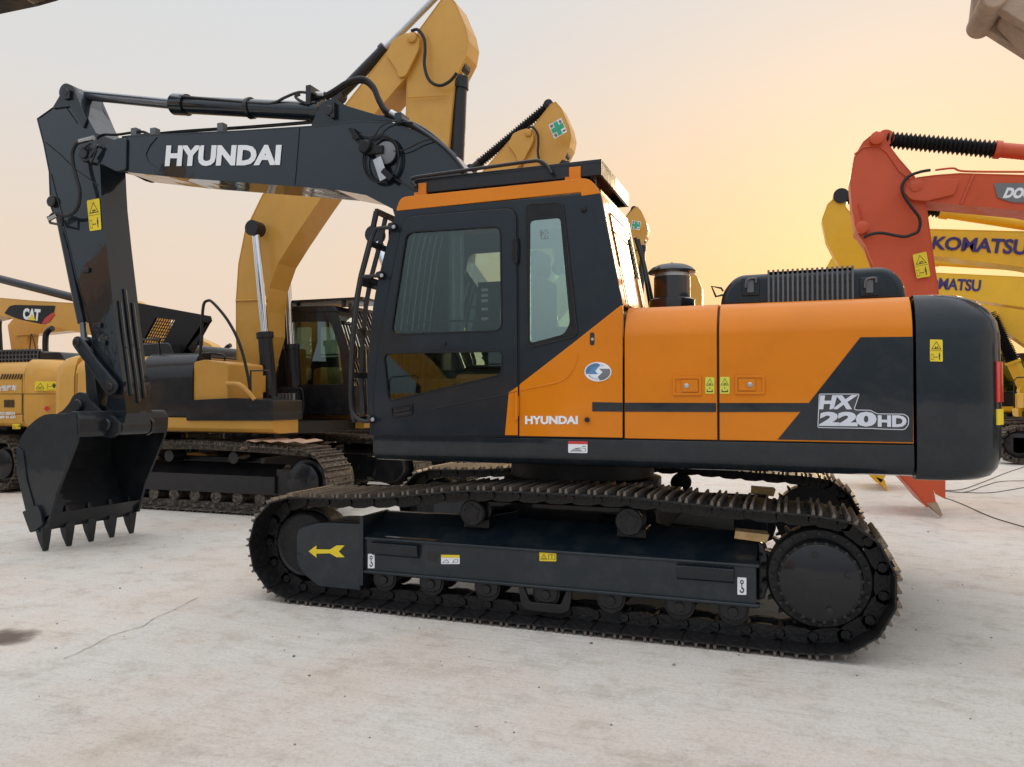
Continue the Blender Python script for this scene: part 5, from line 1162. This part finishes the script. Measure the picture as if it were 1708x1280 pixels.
pl([(37.6, 704), (38.4, 704), (38.4, 657), (37.6, 657)], .003, M_INK, ecB, 'panel_gap'); pl([(0, 657.6), (112, 658), (112, 657.2), (0, 656.8)], .003, M_INK, ecB, 'panel_gap')
warp(art([circ(.5, .5, .5, n=18)]), quadpx([(74, 686), (83, 686), (83, 678), (74, 678)], YBs), .003).build('red_dot', M_RED, ecB)
warp(textmb('合松座车', .03), quadpx([(-6, 653), (28, 652), (28, 642), (-6, 643)], YBs - .001), .003).build('lettering', M_WHITE, ecB)
warp(textmb('13925188026\n15889 36 620', .03), quadpx([(-6, 699), (26, 698), (26, 687), (-6, 688)], YBs - .001), .003).build('lettering', M_WHITE, ecB)
vh = MB()
for k in range(12): vh.box(-.95 - k * .085, -.91 - k * .085, .80, .90, 2.345, 2.375).box(-.95 - k * .085, -.93 - k * .085, .853, .872, 2.16, 2.34)
for z_ in (2.20, 2.27): vh.box(-1.9, -.9, .855, .868, z_, z_ + .02)
BL(B, vh, 'vent_grille', M_VENT)
BL(B, MB().prism(rnd([(-2.06, 2.15), (-2.02, 2.30), (-2.50, 2.30), (-2.62, 2.15)], .04, 3), -.8, .95), 'rear_hood', M_BLKP, bevel=.02)
BL(B, MB().prism(rnd([(.1, 1.8), (.6, 2.4), (1.6, 3.3), (3.2, 3.9), (5.6, 3.5), (5.6, 3.2), (3.2, 3.3), (2.0, 2.8), (.6, 1.6)], .1, 3), -.21, .21), 'boom', M_CAT)
BL(B, MB().prism(rnd([(5.4, 3.9), (5.9, 3.5), (5.6, 2.2), (5.0, .9), (4.8, .9), (5.2, 3.0), (5.1, 3.7)], .05, 3), -.17, .17), 'arm', M_CAT)
gen_bucket(B, (4.9, 1.05), radians(0), M_CAT2, sx=-1)
BL(B, MB().tube([(-2.0, 1.0, 2.36), (-1.9, 1.0, 2.62), (-1.86, 1.0, 2.36)], .01, 6), 'grab_loop', M_BLKP)
B2 = dup(B, 'tan excavator glimpsed between the raised boom and the open black hood', (-12.25, 8.6, 0), ('lettering',))
B3 = dup(B, 'distant tan excavator with low boom between the black open hood and the raised boom', (-14.5, 14.0, 0), ('lettering',)); B3['group'] = 'tan yellow excavators facing left at the left side'
B['group'] = B2['group'] = 'tan yellow excavators facing left at the left side'
# ---------------- machine C, boom with the badge coming in from the left
C = root('crawler_excavator', 'tan excavator reaching in from the left, level boom with black CAT badge', 'excavator', (-20.0, 7.2, 0), 0)
undercarriage(C); house(C, M_CAT)
YCc = 7.2 - .22
bC = [(0, 497), (60, 502), (130, 506), (190, 513), (240, 526), (245, 545), (235, 566), (180, 566), (90, 545), (0, 527)]
bCl = toL(C, bC, YCc) + [(2.2, 3.35), (1.2, 2.5), (.5, 1.7), (.25, 1.46), (.02, 1.6), (.12, 1.9), (.8, 2.9), (1.7, 3.75)]
cb2, ca2 = boomset(C, M_CAT, bCl, toL(C, [(215, 500), (262, 530), (262, 560), (280, 640), (285, 700), (270, 705), (255, 640), (235, 570), (220, 540)], YCc), w=.22, wa=.17)
ccyl(C, ptL(C, -70, 448, 7.2), ptL(C, 215, 520, 7.2), .10, .78, M_BLKP, name='arm_cylinder')
gen_bucket(C, tuple(toL(C, [(278, 700)], 7.2)[0]), radians(20), M_CAT2)
bg_ = warp(art([rnd([(0, .55), (.10, .9), (.2, .97), (1, .93), (.95, .45), (.75, .0), (.30, .25)], .03, 3)]), quadpx([(8, 541), (92, 541), (92, 509), (8, 509)], YCc - .008), .006).build('badge', M_BLK, cb2)
warp(art([[(0, 0), (.001, 0), (0, .001)], [(1, 1), (.999, 1), (1, .999)], [(.74, .02), (.80, .30), (.96, .62), (.99, .50), (.88, .12), (.78, 0)]]), quadpx([(8, 541), (92, 541), (92, 509), (8, 509)], YCc - .0145), .003).build('red_flash', M_RED, bg_)
lettering('CAT', [(38, 533), (66, 536), (68, 516), (39, 514)], YCc - .0145, M_WHITE, bg_, bold=.06)
warp(art([[(0, 0), (1, 0), (.5, 1)]]), quadpx([(47, 534), (60, 535), (60, 524), (47, 524)], YCc - .018), .003).build('yellow_triangle', M_YEL, bg_)
warp(textmb('CAT', .05), quadpx([(262, 572), (281, 574), (283, 562), (264, 560)], 7.6), .01).build('lettering', M_WHITE, ca2) if False else None
# ---------------- lone rounded boom right of the air cleaner
Lm = root('crawler_excavator', 'distant tan excavator whose rounded boom top shows right of the black air cleaner', 'excavator', (2.6, 22.0, 0), pi)
undercarriage(Lm); house(Lm, M_CAT)
PL = toL(Lm, [(1112, 640), (1118, 500), (1124, 470), (1136, 454), (1150, 450), (1163, 462), (1171, 482), (1171, 560), (1178, 640), (1150, 650)], 21.8)
BL(Lm, webs_and_flanges(PL, -.2, .2, lip=.006), 'boom', M_CAT, ang=30)
PL2 = toL(Lm, [(1080, 640), (1088, 560), (1112, 500), (1122, 520), (1104, 580), (1096, 650)], 21.8)
BL(Lm, webs_and_flanges(PL2, -.16, .16, lip=.006), 'arm', M_CAT, ang=30); gen_bucket(Lm, PL2[0], 0, M_CAT2, sx=-1)

# ---------------- red machine at the right, same pose as the main one
GR = 'machines on the right with level booms'
RY = 5.35
Rm = root('crawler_excavator', 'red excavator, its arm and bucket standing behind the dark counterweight', 'excavator', (8.6, RY, 0), pi)
undercarriage(Rm, M_TRACKT); house(Rm, M_REDP)
def level_machine(rt, m, y0, top, arm, yb_arm=None): pass
YR = RY - .22
bR = [(1508, 322), (1512, 304), (1530, 296), (1560, 292), (1600, 289), (1708, 292), (1800, 296), (1800, 372), (1708, 352), (1600, 342), (1545, 337), (1520, 332)]
sR = [(1462, 217), (1475, 222), (1482, 238), (1500, 262), (1527, 293), (1545, 330), (1552, 380), (1566, 480), (1588, 640), (1598, 742), (1580, 748), (1567, 742), (1520, 600), (1480, 500), (1445, 410), (1428, 385), (1421, 345), (1418, 300), (1425, 260), (1440, 235)]
def foot(P, k, hi, lo):
    # carry the boom on from point k down to its foot pin on the house
    return P[:k + 1] + [(hi[0] * .62 + .1, hi[1] * .80), (.75, 2.55), (.12, 1.85), (.02, 1.60), (.22, 1.46), (.48, 1.60), (1.15, 2.20), (lo[0] * .66, lo[1] * .80)] + P[k + 1:]
bRl = toL(Rm, bR, YR); bRl = foot(bRl, 6, bRl[6], bRl[7])
bo, ar = boomset(Rm, M_REDP, bRl, toL(Rm, sR, YR), w=.22, wa=.17)
nz = rnd(toL(Rm, [(1508, 322), (1513, 302), (1532, 297), (1600, 300), (1592, 325), (1545, 336), (1520, 334)], YR - .03), .04, 4)
BL(Rm, MB().prism(nz, .22, .262).prism(nz, -.262, -.22), 'boom_nose', M_REDP, bo, bevel=.008, each=True)
for q in ([(1425, 258), (1440, 246), (1465, 243), (1480, 255), (1500, 285), (1532, 310)], [(1432, 340), (1442, 378), (1448, 395)]):
    BL(Rm, MB().tube([ptL(Rm, u, v, YR + .04) for u, v in q], .012, 6, False), 'weld_seam', M_REDP, ar)
for u, v in ((1527, 311), (1462, 232), (1438, 380)):
    p = ptL(Rm, u, v, YR); BL(Rm, MB().lathe((p.x, -.28, p.z), (0, 1, 0), [(.06, 0), (.085, .01), (.085, .55), (.06, .56)], 20), 'pivot_pin', M_REDP, ar)
BL(Rm, MB().tube([ptL(Rm, u, v, YR + .045) for u, v in [(1600, 290), (1602, 330)]], .014, 6, False).tube([ptL(Rm, u, v, YR - .008) for u, v in [(1624, 292), (1603, 341)]], .018, 6, False), 'weld_seam', M_REDP, bo)
ccyl(Rm, ptL(Rm, 1790, 262, RY), ptL(Rm, 1476, 233, RY), .10, .40, M_REDP, bellow=True, name='arm_cylinder')
BL(Rm, MB().tube([ptL(Rm, u, v, YR - .08) for u, v in [(1552, 284), (1535, 287), (1515, 295), (1505, 310), (1507, 325), (1520, 345), (1534, 365), (1532, 385), (1520, 392), (1505, 395), (1470, 389), (1450, 392), (1440, 397)]], .020, 8), 'hydraulic_hose', M_RUB)
BL(Rm, MB().tube([ptL(Rm, u, v, YR) for u, v in [(1560, 284), (1590, 281), (1610, 286), (1708, 287)]], .014, 8), 'pipe', M_REDP, bo)
ccyl(Rm, ptL(Rm, 1440, 382, RY), ptL(Rm, 1530, 640, RY), .075, .6, M_REDP, name='bucket_cylinder')
sticker(quadpx([(1529, 465), (1552, 461), (1545, 420), (1522, 425)], YR - .002), ar, 'warn')
bdg = warp(art([rnd([(0, .95), (.06, .25), (.3, .02), (1, 0), (1, .9), (1, 1), (0, 1)], .02, 2)]), quadpx([(1658, 338), (1758, 340), (1758, 306), (1658, 306)], YR - .008), .006).build('badge', M_GREY, bo)
lettering('DOOSAN', [(1672, 331), (1762, 333), (1764, 313), (1680, 313)], YR - .0145, M_WHITE, bdg, bold=.06)
# red bucket teeth-down on the ground behind the counterweight
bkR = toL(Rm, [(1470, 690), (1480, 650), (1530, 640), (1600, 700), (1602, 745), (1585, 800), (1552, 848), (1520, 800), (1480, 740)], RY - .6)
px_side = [(1590, 742), (1577, 800), (1577, 833), (1560, 824), (1556, 812), (1562, 842), (1548, 846), (1528, 822), (1505, 797), (1470, 750), (1458, 700), (1480, 655), (1530, 650), (1575, 690)]
sd_ = toL(Rm, px_side, RY - .56)
bm_ = MB().prism(sd_, .53, .56).prism(sd_, -.56, -.53)
sh_ = sd_[6:13]
for a, b in zip(sh_[:-1], sh_[1:]): bm_.bar((a[0], 0, a[1]), (b[0], 0, b[1]), 1.1, .03, up=(1, 0, .3))
bR_ = BL(Rm, bm_, 'bucket', M_REDP)
for k in range(5):
    y = -.53 + k * 1.06 / 4; P = toL(Rm, [(1545, 840), (1563, 838), (1573, 860), (1569, 863)], RY - .56)
    BL(Rm, MB().prism(P, y - .045, y + .045), 'bucket_tooth', M_OLDT, bR_, bevel=.01)
# ---------------- bright yellow machines behind the red one
def komatsu(lab, X, Y, bpx, spx, letq, cylq, par_bellow=True, full=True, t='KOMATSU'):
    r = root('crawler_excavator', lab, 'excavator', (X, Y, 0), pi, GR)
    undercarriage(r, M_TRACKT); house(r, M_KOM)
    Yn = Y - .22; bl_ = toL(r, bpx, Yn); bl_ = foot(bl_, 4, bl_[4], bl_[5]); b, a = boomset(r, M_KOM, bl_, toL(r, spx, Yn), w=.22, wa=.17)
    if letq: lettering(t, letq, Yn - .008, M_PURP, b, bold=.03, thick=.006, space=.95)
    ccyl(r, ptL(r, *cylq[0], Y), ptL(r, *cylq[1], Y), .10, cylq[2], M_KOM, bellow=True, name='arm_cylinder')
    e = toL(r, [spx[7]], Y)[0]; gen_bucket(r, (e[0], max(.95, e[1])), radians(0), M_KOM, sx=-1)
    return r
Y1 = 8.3
K1 = komatsu('bright yellow excavator with the larger dark blue KOMATSU lettering behind the red arm', 9.3, Y1,
    [(1440, 388), (1470, 376), (1551, 382), (1708, 386), (1800, 392), (1790, 462), (1708, 446), (1560, 427), (1460, 415)],
    [(1393, 328), (1404, 330), (1412, 345), (1440, 380), (1465, 420), (1480, 500), (1502, 640), (1505, 700), (1490, 702), (1470, 640), (1420, 480), (1398, 440), (1378, 400), (1371, 365), (1380, 340)],
    [(1553, 416), (1712, 426), (1716, 400), (1558, 394)], ((1760, 382), (1404, 328), .52))
arm1 = [c for c in K1.children if c.name.startswith('arm') and 'cyl' not in c.name][0]
pK = ptL(K1, 1402, 331, Y1); BL(K1, MB().lathe((pK.x, -.2, pK.z), (0, 1, 0), [(.13, 0), (.13, .4)], 20), 'rod_eye', M_BLKP, arm1)
Y2 = 15.8
K2 = komatsu('bright yellow excavator with the smaller KOMATSU lettering, lower and farther back at right', 8.4, Y2,
    [(1440, 465), (1480, 452), (1560, 455), (1708, 462), (1760, 468), (1755, 523), (1708, 513), (1640, 503), (1560, 494), (1460, 480)],
    [(1396, 425), (1404, 428), (1412, 440), (1430, 460), (1448, 480), (1458, 540), (1470, 640), (1472, 690), (1462, 690), (1450, 640), (1415, 520), (1398, 490), (1384, 465), (1379, 445), (1386, 432)],
    [(1532, 481), (1635, 487), (1637, 467), (1535, 462)], ((1750, 448), (1402, 428), .55))
for k in range(4): pass
# third yellow machine showing cab and lift cylinder at the right edge
K3 = root('crawler_excavator', 'bright yellow excavator at the right edge with black bellows on its lift cylinder', 'excavator', (9.6, 19.6, 0), pi, GR)
undercarriage(K3); caK = house(K3, M_KOM)
yk = 19.6
P3 = toL(K3, [(1560, 500), (1620, 502), (1660, 500), (1720, 505), (1800, 560), (1830, 640), (1790, 650), (1740, 600), (1700, 572), (1660, 545), (1600, 530)], yk)
boomset(K3, M_KOM, P3, toL(K3, [(1560, 480), (1590, 500), (1585, 560), (1572, 700), (1560, 700), (1555, 560), (1550, 510)], yk), w=.22, wa=.17)
ccyl(K3, ptL(K3, 1712, 652, yk - .5), ptL(K3, 1651, 522, yk - .5), .17, .38, M_KOM, bellow=True)
gen_bucket(K3, tuple(toL(K3, [(1566, 700)], yk)[0]), 0, M_KOM, sx=-1)
K4 = dup(K3, 'bright yellow excavator with dark cab windows seen in the gap beside the counterweight', (8.9, 23.7, 0))
# ---------------- raised machines reaching in from outside the frame
Hm = root('crawler_excavator', 'dusty brown excavator arm end hanging into the top right corner', 'excavator', (11.5, 1.2, 0), pi)
undercarriage(Hm); house(Hm, M_CAT2)
yh = 1.2
bh = [(2.0, 2.0), (.2, 1.6), (.0, 1.9), (2.6, 4.2), (4.6, 6.4), (5.0, 6.4), (5.0, 6.0), (3.6, 4.2)]
lug = QX([(1632, -40), (1627, 5), (1624, 25), (1632, 38), (1645, 41), (1652, 36), (1708, 71), (1760, 104), (1770, 60), (1700, 20), (1700, -60)], yh)
Mi = T(Hm).inverted(); lugL = [((Mi @ Vector((x, yh, z))).x, z) for x, z in lug]
boomset(Hm, M_OLDT, [(.1, 1.6), (.0, 1.9), (2.0, 4.4), (4.6, 6.2), (5.4, 6.3), (5.4, 5.9), (4.8, 5.7), (2.4, 3.8), (.5, 1.6)], [(4.7, 6.4), (5.0, 6.8), (5.6, 6.4), (7.85, 4.75), (7.75, 4.2), (7.3, 4.15), (5.0, 5.8)])
BL(Hm, MB().prism(rnd(lugL, .04, 4), -.26, -.14).prism(rnd(lugL, .04, 4), .14, .26).lathe(((Mi @ Q(1645, 22, yh)).x, -.3, (Mi @ Q(1645, 22, yh)).z), (0, 1, 0), [(.09, 0), (.10, .02), (.10, .58), (.09, .6)], 24), 'bucket_link', M_OLDT, bevel=.02)
BL(Hm, MB().prism([(7.45, 4.25), (7.55, 4.85), (8.05, 5.05), (8.15, 4.75), (7.9, 4.4)], -.135, .135), 'link_yoke', M_OLDT, bevel=.03)
gen_bucket(Hm, (7.35, 4.25), radians(0), M_OLDT, sx=1)
Im = root('crawler_excavator', 'black bucket edge of a raised excavator poking into the top left corner', 'excavator', (-15.5, -.95, 0), 0)
undercarriage(Im); house(Im, M_CAT2)
boomset(Im, M_CAT, [(.1, 1.6), (.0, 1.9), (2.6, 4.2), (5.0, 5.9), (7.0, 6.6), (7.1, 6.2), (5.0, 5.2), (2.4, 3.0), (.5, 1.6)], [(6.6, 6.2), (6.6, 6.8), (7.6, 7.3), (9.3, 7.2), (9.3, 6.85), (7.8, 6.6)])
YI = -.4; p0 = Q(-60, 38, YI); p1 = Q(65, 12, YI); p2 = Q(100, 2, YI); p3 = Q(112, -20, YI)
W = lambda p: (p.x, p.z)
prI = [W(p0), W(p1), W(p2), W(p3), (p2.x - .05, p2.z + .8), (p0.x - .1, p2.z + 1.1), (p0.x - .7, p2.z + .9), (p0.x - .75, p0.z + .3)]
bi = MB().prism(rnd(prI, .03, 3), YI - 1.1, YI); bI = bi.build('bucket', M_BLKP, Im, bevel=.02)
for k in range(5):
    MB().prism([W(p1), W(p2), W(p3), (p1.x, p1.z + .14)], YI - .15 - k * .23, YI - .06 - k * .23).build('bucket_tooth', M_OLDT, bI, bevel=.008)
MB().prism([(p0.x + .2, p0.z + .12), (p1.x, p1.z + .02), (p1.x, p1.z + .12), (p0.x + .5, p0.z + .3)], YI - .02, YI).build('wear_plate', M_GREY, bI, bevel=.004)
MB().bar((-6.4, -.9, 6.95), (p1.x - .5, -.9, p1.z + .6), .3, .3).build('bucket_ear', M_BLKP, bI)

# the facing row behind the photographer, seen as reflections in paint and glass
GB = 'machines in the row behind the photographer'
for src, lab, loc in ((B, 'tan yellow excavator in the opposite row, mirrored in the cab door glass', (-6.8, -15.2, 0)), (A, 'tan yellow excavator with raised boom, mirrored in the dark arm', (-15.2, -8.7, 0))):
    r = dup(src, lab, loc, ('open_hood', 'drain_hose')); r['group'] = GB

# cardboard on the track of the open-hood machine
cbd = MB(); bx0 = Q(410, 768, 2.1); bx1 = Q(515, 757, 2.1); n = 8
for i in range(n):
    x0 = bx0.x + (bx1.x - bx0.x) * i / n; x1 = bx0.x + (bx1.x - bx0.x) * (i + 1) / n; z = .955 + .02 * (i % 2); zz = .955 + .02 * ((i + 1) % 2)
    z -= .10 if i == 0 else 0
    cbd.hexa([(x0, 1.98, z), (x1, 1.98, zz), (x1, 2.42, zz + .015), (x0, 2.45, z + .01)], [(x0, 1.97, z + .006), (x1, 1.96, zz + .008), (x1, 2.42, zz + .023), (x0, 2.45, z + .018)])
o = cbd.build('cardboard_sheet', M_CARD, None); o['label'] = 'torn reddish cardboard lying on the track of the open hood machine'; o['category'] = 'cardboard'

# ================================================================== GROUND
gm_ = bpy.data.materials.new('concrete_yard'); gm_.use_nodes = True; t = gm_.node_tree; b = t.nodes['Principled BSDF']
tcg = t.nodes.new('ShaderNodeTexCoord')
def nz_(sc, det=8, ro=.6, map_=None, d=0):
    n = t.nodes.new('ShaderNodeTexNoise'); n.inputs['Scale'].default_value = sc; n.inputs['Detail'].default_value = det; n.inputs['Roughness'].default_value = ro; n.inputs['Distortion'].default_value = d
    if map_:
        mp = t.nodes.new('ShaderNodeMapping'); mp.inputs['Scale'].default_value = map_[0]; mp.inputs['Rotation'].default_value = (0, 0, map_[1]); t.links.new(tcg.outputs['Object'], mp.inputs[0]); t.links.new(mp.outputs[0], n.inputs['Vector'])
    else: t.links.new(tcg.outputs['Object'], n.inputs['Vector'])
    return n
def rmp(n, st):
    r = t.nodes.new('ShaderNodeValToRGB'); e = r.color_ramp.elements
    while len(e) < len(st): e.new(.5)
    for i, (p, c) in enumerate(st): e[i].position = p; e[i].color = (*c, 1)
    t.links.new(n.outputs[0], r.inputs[0]); return r
def mixc(a, b_, f, mode='MIX'):
    m = t.nodes.new('ShaderNodeMix'); m.data_type = 'RGBA'; m.blend_type = mode
    if isinstance(f, float): m.inputs[0].default_value = f
    else: t.links.new(f, m.inputs[0])
    t.links.new(a, m.inputs[6]); t.links.new(b_, m.inputs[7]); return m.outputs[2]
base = rmp(nz_(.55, 6, .6), [(.30, (.68, .58, .49)), (.44, (.70, .63, .555)), (.54, (.70, .655, .595)), (.72, (.71, .675, .615))])
fine = rmp(nz_(42, 14, .85), [(.34, (.45, .44, .43)), (.5, (1, 1, 1)), (.70, (1.12, 1.11, 1.10))])
med = rmp(nz_(3.2, 12, .78), [(.36, (.74, .70, .66)), (.50, (1, 1, 1)), (.8, (1.06, 1.06, 1.06))])
scr = rmp(nz_(2.0, 10, .75, ((1.0, 9.0, 1), radians(-18))), [(.36, (.80, .76, .72)), (.47, (1, 1, 1))])
c1 = mixc(base.outputs[0], fine.outputs[0], .55, 'MULTIPLY'); c1 = mixc(c1, med.outputs[0], .75, 'MULTIPLY'); c1 = mixc(c1, scr.outputs[0], .5, 'MULTIPLY')
# brownish worn scuffs and pale scrapes
scf = nz_(.8, 12, .82, ((1, 2.6, 1), radians(-24)), .4); sm = t.nodes.new('ShaderNodeMapRange'); t.links.new(scf.outputs[0], sm.inputs[0]); sm.inputs[1].default_value = .54; sm.inputs[2].default_value = .70; sm.inputs[4].default_value = .42
c1 = mixc(c1, rmp(scf, [(0, (.40, .32, .26)), (1, (.40, .32, .26))]).outputs[0], sm.outputs[0])
scp = nz_(5, 12, .8, ((1, 14, 1), radians(12)), .3); sm2 = t.nodes.new('ShaderNodeMapRange'); t.links.new(scp.outputs[0], sm2.inputs[0]); sm2.inputs[1].default_value = .60; sm2.inputs[2].default_value = .68; sm2.inputs[4].default_value = .5
c1 = mixc(c1, rmp(scp, [(0, (.42, .36, .31)), (1, (.42, .36, .31))]).outputs[0], sm2.outputs[0])
vo2 = t.nodes.new('ShaderNodeTexVoronoi'); vo2.inputs['Scale'].default_value = 34; t.links.new(tcg.outputs['Object'], vo2.inputs['Vector'])
g2 = t.nodes.new('ShaderNodeMapRange'); t.links.new(vo2.outputs['Distance'], g2.inputs[0]); g2.inputs[1].default_value = .10; g2.inputs[2].default_value = .2; g2.inputs[3].default_value = .5; g2.inputs[4].default_value = 0
g2n = nz_(2.2, 4, .6); g2m = t.nodes.new('ShaderNodeMapRange'); t.links.new(g2n.outputs[0], g2m.inputs[0]); g2m.inputs[1].default_value = .48; g2m.inputs[2].default_value = .62
g2x = t.nodes.new('ShaderNodeMath'); g2x.operation = 'MULTIPLY'; t.links.new(g2.outputs[0], g2x.inputs[0]); t.links.new(g2m.outputs[0], g2x.inputs[1])
c1 = mixc(c1, rmp(vo2, [(0, (.30, .26, .23)), (1, (.30, .26, .23))]).outputs[0], g2x.outputs[0])
# scattered dark grit specks
vo = t.nodes.new('ShaderNodeTexVoronoi'); vo.inputs['Scale'].default_value = 9; t.links.new(tcg.outputs['Object'], vo.inputs['Vector'])
gs = t.nodes.new('ShaderNodeMapRange'); t.links.new(vo.outputs['Distance'], gs.inputs[0]); gs.inputs[1].default_value = .05; gs.inputs[2].default_value = .09; gs.inputs[3].default_value = 1; gs.inputs[4].default_value = 0
gk = nz_(1.3, 3, .6); gk2 = t.nodes.new('ShaderNodeMapRange'); t.links.new(gk.outputs[0], gk2.inputs[0]); gk2.inputs[1].default_value = .56; gk2.inputs[2].default_value = .66
gmul = t.nodes.new('ShaderNodeMath'); gmul.operation = 'MULTIPLY'; t.links.new(gs.outputs[0], gmul.inputs[0]); t.links.new(gk2.outputs[0], gmul.inputs[1])
grit = rmp(vo, [(0, (.24, .21, .19)), (1, (.24, .21, .19))]); c1 = mixc(c1, grit.outputs[0], gmul.outputs[0])
t.links.new(c1, b.inputs['Base Color']); b.inputs['Roughness'].default_value = .82; b.inputs['Specular IOR Level'].default_value = .3
bp = t.nodes.new('ShaderNodeBump'); bp.inputs['Strength'].default_value = .8; bp.inputs['Distance'].default_value = .016
hn = nz_(22, 14, .82); t.links.new(hn.outputs[0], bp.inputs['Height'])
bp2 = t.nodes.new('ShaderNodeBump'); bp2.inputs['Strength'].default_value = .5; bp2.inputs['Distance'].default_value = .03; hn2 = nz_(2.2, 8, .7, ((1, 5, 1), radians(-18))); t.links.new(hn2.outputs[0], bp2.inputs['Height']); t.links.new(bp.outputs[0], bp2.inputs['Normal'])
t.links.new(bp2.outputs[0], b.inputs['Normal'])
g = MB(); NG = 40; S = 900
g.add([(-S, -S, 0), (S, -S, 0), (S, S, 0), (-S, S, 0)], [(0, 1, 2, 3)])
go = g.build('ground', gm_, None); go['kind'] = 'structure'
# hairline crack
M_CRK = mat('crack_line', (.34, .28, .23), .9)
cp_ = [G(u, v) for u, v in [(105, 1100), (150, 1081), (180, 1064), (215, 1052), (240, 1045), (262, 1030), (290, 1018), (330, 998)]]
cp_ = crom(cp_, 6); random.seed(3); vs = []
for i, p in enumerate(cp_):
    d = (cp_[min(i + 1, len(cp_) - 1)] - cp_[max(0, i - 1)]).normalized(); nn = Vector((-d.y, d.x, 0)); o_ = random.uniform(-.008, .008); w_ = random.uniform(.0012, .004)
    vs += [p + nn * (o_ - w_) + Vector((0, 0, .004)), p + nn * (o_ + w_) + Vector((0, 0, .004))]
o = MB().add(vs, [(2 * i, 2 * i + 1, 2 * i + 3, 2 * i + 2) for i in range(len(cp_) - 1)]).build('ground_crack', M_CRK, None); o['kind'] = 'structure'
# oil stain
ms = bpy.data.materials.new('oil_stain'); ms.use_nodes = True; ts = ms.node_tree; bs = ts.nodes['Principled BSDF']; bs.inputs['Base Color'].default_value = (.14, .095, .07, 1); bs.inputs['Roughness'].default_value = .7
tcs = ts.nodes.new('ShaderNodeTexCoord'); ns = ts.nodes.new('ShaderNodeTexNoise'); ns.inputs['Scale'].default_value = 5; ns.inputs['Detail'].default_value = 8; ts.links.new(tcs.outputs['Object'], ns.inputs['Vector'])
mps = ts.nodes.new('ShaderNodeMapping'); mps.inputs['Scale'].default_value = (1.8, 2.1, 1); ts.links.new(tcs.outputs['Object'], mps.inputs[0])
ls = ts.nodes.new('ShaderNodeVectorMath'); ls.operation = 'LENGTH'; ts.links.new(mps.outputs[0], ls.inputs[0])
su = ts.nodes.new('ShaderNodeMath'); su.operation = 'MULTIPLY_ADD'; ts.links.new(ns.outputs[0], su.inputs[0]); su.inputs[1].default_value = -.55; ts.links.new(ls.outputs['Value'], su.inputs[2])
mrs = ts.nodes.new('ShaderNodeMapRange'); ts.links.new(su.outputs[0], mrs.inputs[0]); mrs.inputs[1].default_value = -.12; mrs.inputs[2].default_value = .12; mrs.inputs[3].default_value = .45; mrs.inputs[4].default_value = 0
ts.links.new(mrs.outputs[0], bs.inputs['Alpha'])
cst = G(14, 1064); o = MB().zprism([(.26 * cos(a), .20 * sin(a)) for a in [2 * pi * i / 28 for i in range(28)]], 0, .0005).build('oil_stain', ms, None)
o.location = (cst.x, cst.y, .004); o['kind'] = 'structure'
# loose stones on the yard
rs = []
M_STONE = mat('grey_stone', (.22, .18, .16), .9, noise=.2)
for i, (u, v) in enumerate([(392, 877), (986, 1074), (490, 1096), (516, 1128), (1124, 1110), (1432, 862), (1548, 888), (236, 948), (200, 982)]):
    p = G(u, v); r = random.uniform(.006, .012); mb = MB(); n = 7
    for k, (rr, z) in enumerate(((.7, 0), (1, .35), (.6, .9))):
        pass
    mb.lathe((p.x, p.y, 0), (0, 0, 1), [(r * .8, 0), (r * 1.05, r * .4), (r * .6, r * .9), (.001, r)], 7)
    for j in range(len(mb.v)): mb.v[j] = mb.v[j] + Vector((random.uniform(-.3, .3) * r, random.uniform(-.3, .3) * r, 0))
    rs.append(mb)
random.seed(11)
for i in range(150):
    x = random.uniform(-6, 4.5); y = random.choice((random.uniform(-4.6, -1.6), random.uniform(-1.6, 1.5))); r = random.uniform(.003, .0075)
    mb = MB().lathe((x, y, 0), (0, 0, 1), [(r * .8, 0), (r * 1.05, r * .4), (r * .6, r * .9), (.0005, r)], 6); rs.append(mb)
all_ = MB()
for mb in rs: all_.merge(mb)
o = all_.build('gravel', M_STONE, None); o['kind'] = 'stuff'; o['label'] = 'scattered small stones on the pale yard'; o['category'] = 'gravel'
# cables on the ground at right
cables = [([(1560, 818), (1600, 818), (1640, 805), (1680, 789), (1720, 776)], 'thin black cable rising highest towards the right edge of the yard'),
          ([(1566, 819), (1608, 822), (1640, 812), (1670, 804), (1720, 803)], 'thin black cable in a shallow arc across the yard at right'),
          ([(1570, 820), (1620, 823), (1660, 822), (1720, 812)], 'thin black cable just below the arced one, nearly level at right'),
          ([(1572, 830), (1600, 840), (1650, 862), (1690, 875), (1730, 886)], 'lone black cable running down to the lower right, away from the others')]
for pts, lab in cables:
    o = MB().tube([G(u, v) + Vector((0, 0, .008)) for u, v in pts], .006, 6).build('cable', M_RUB, None); o['label'] = lab; o['category'] = 'cable'; o['group'] = 'cables on the ground at right'
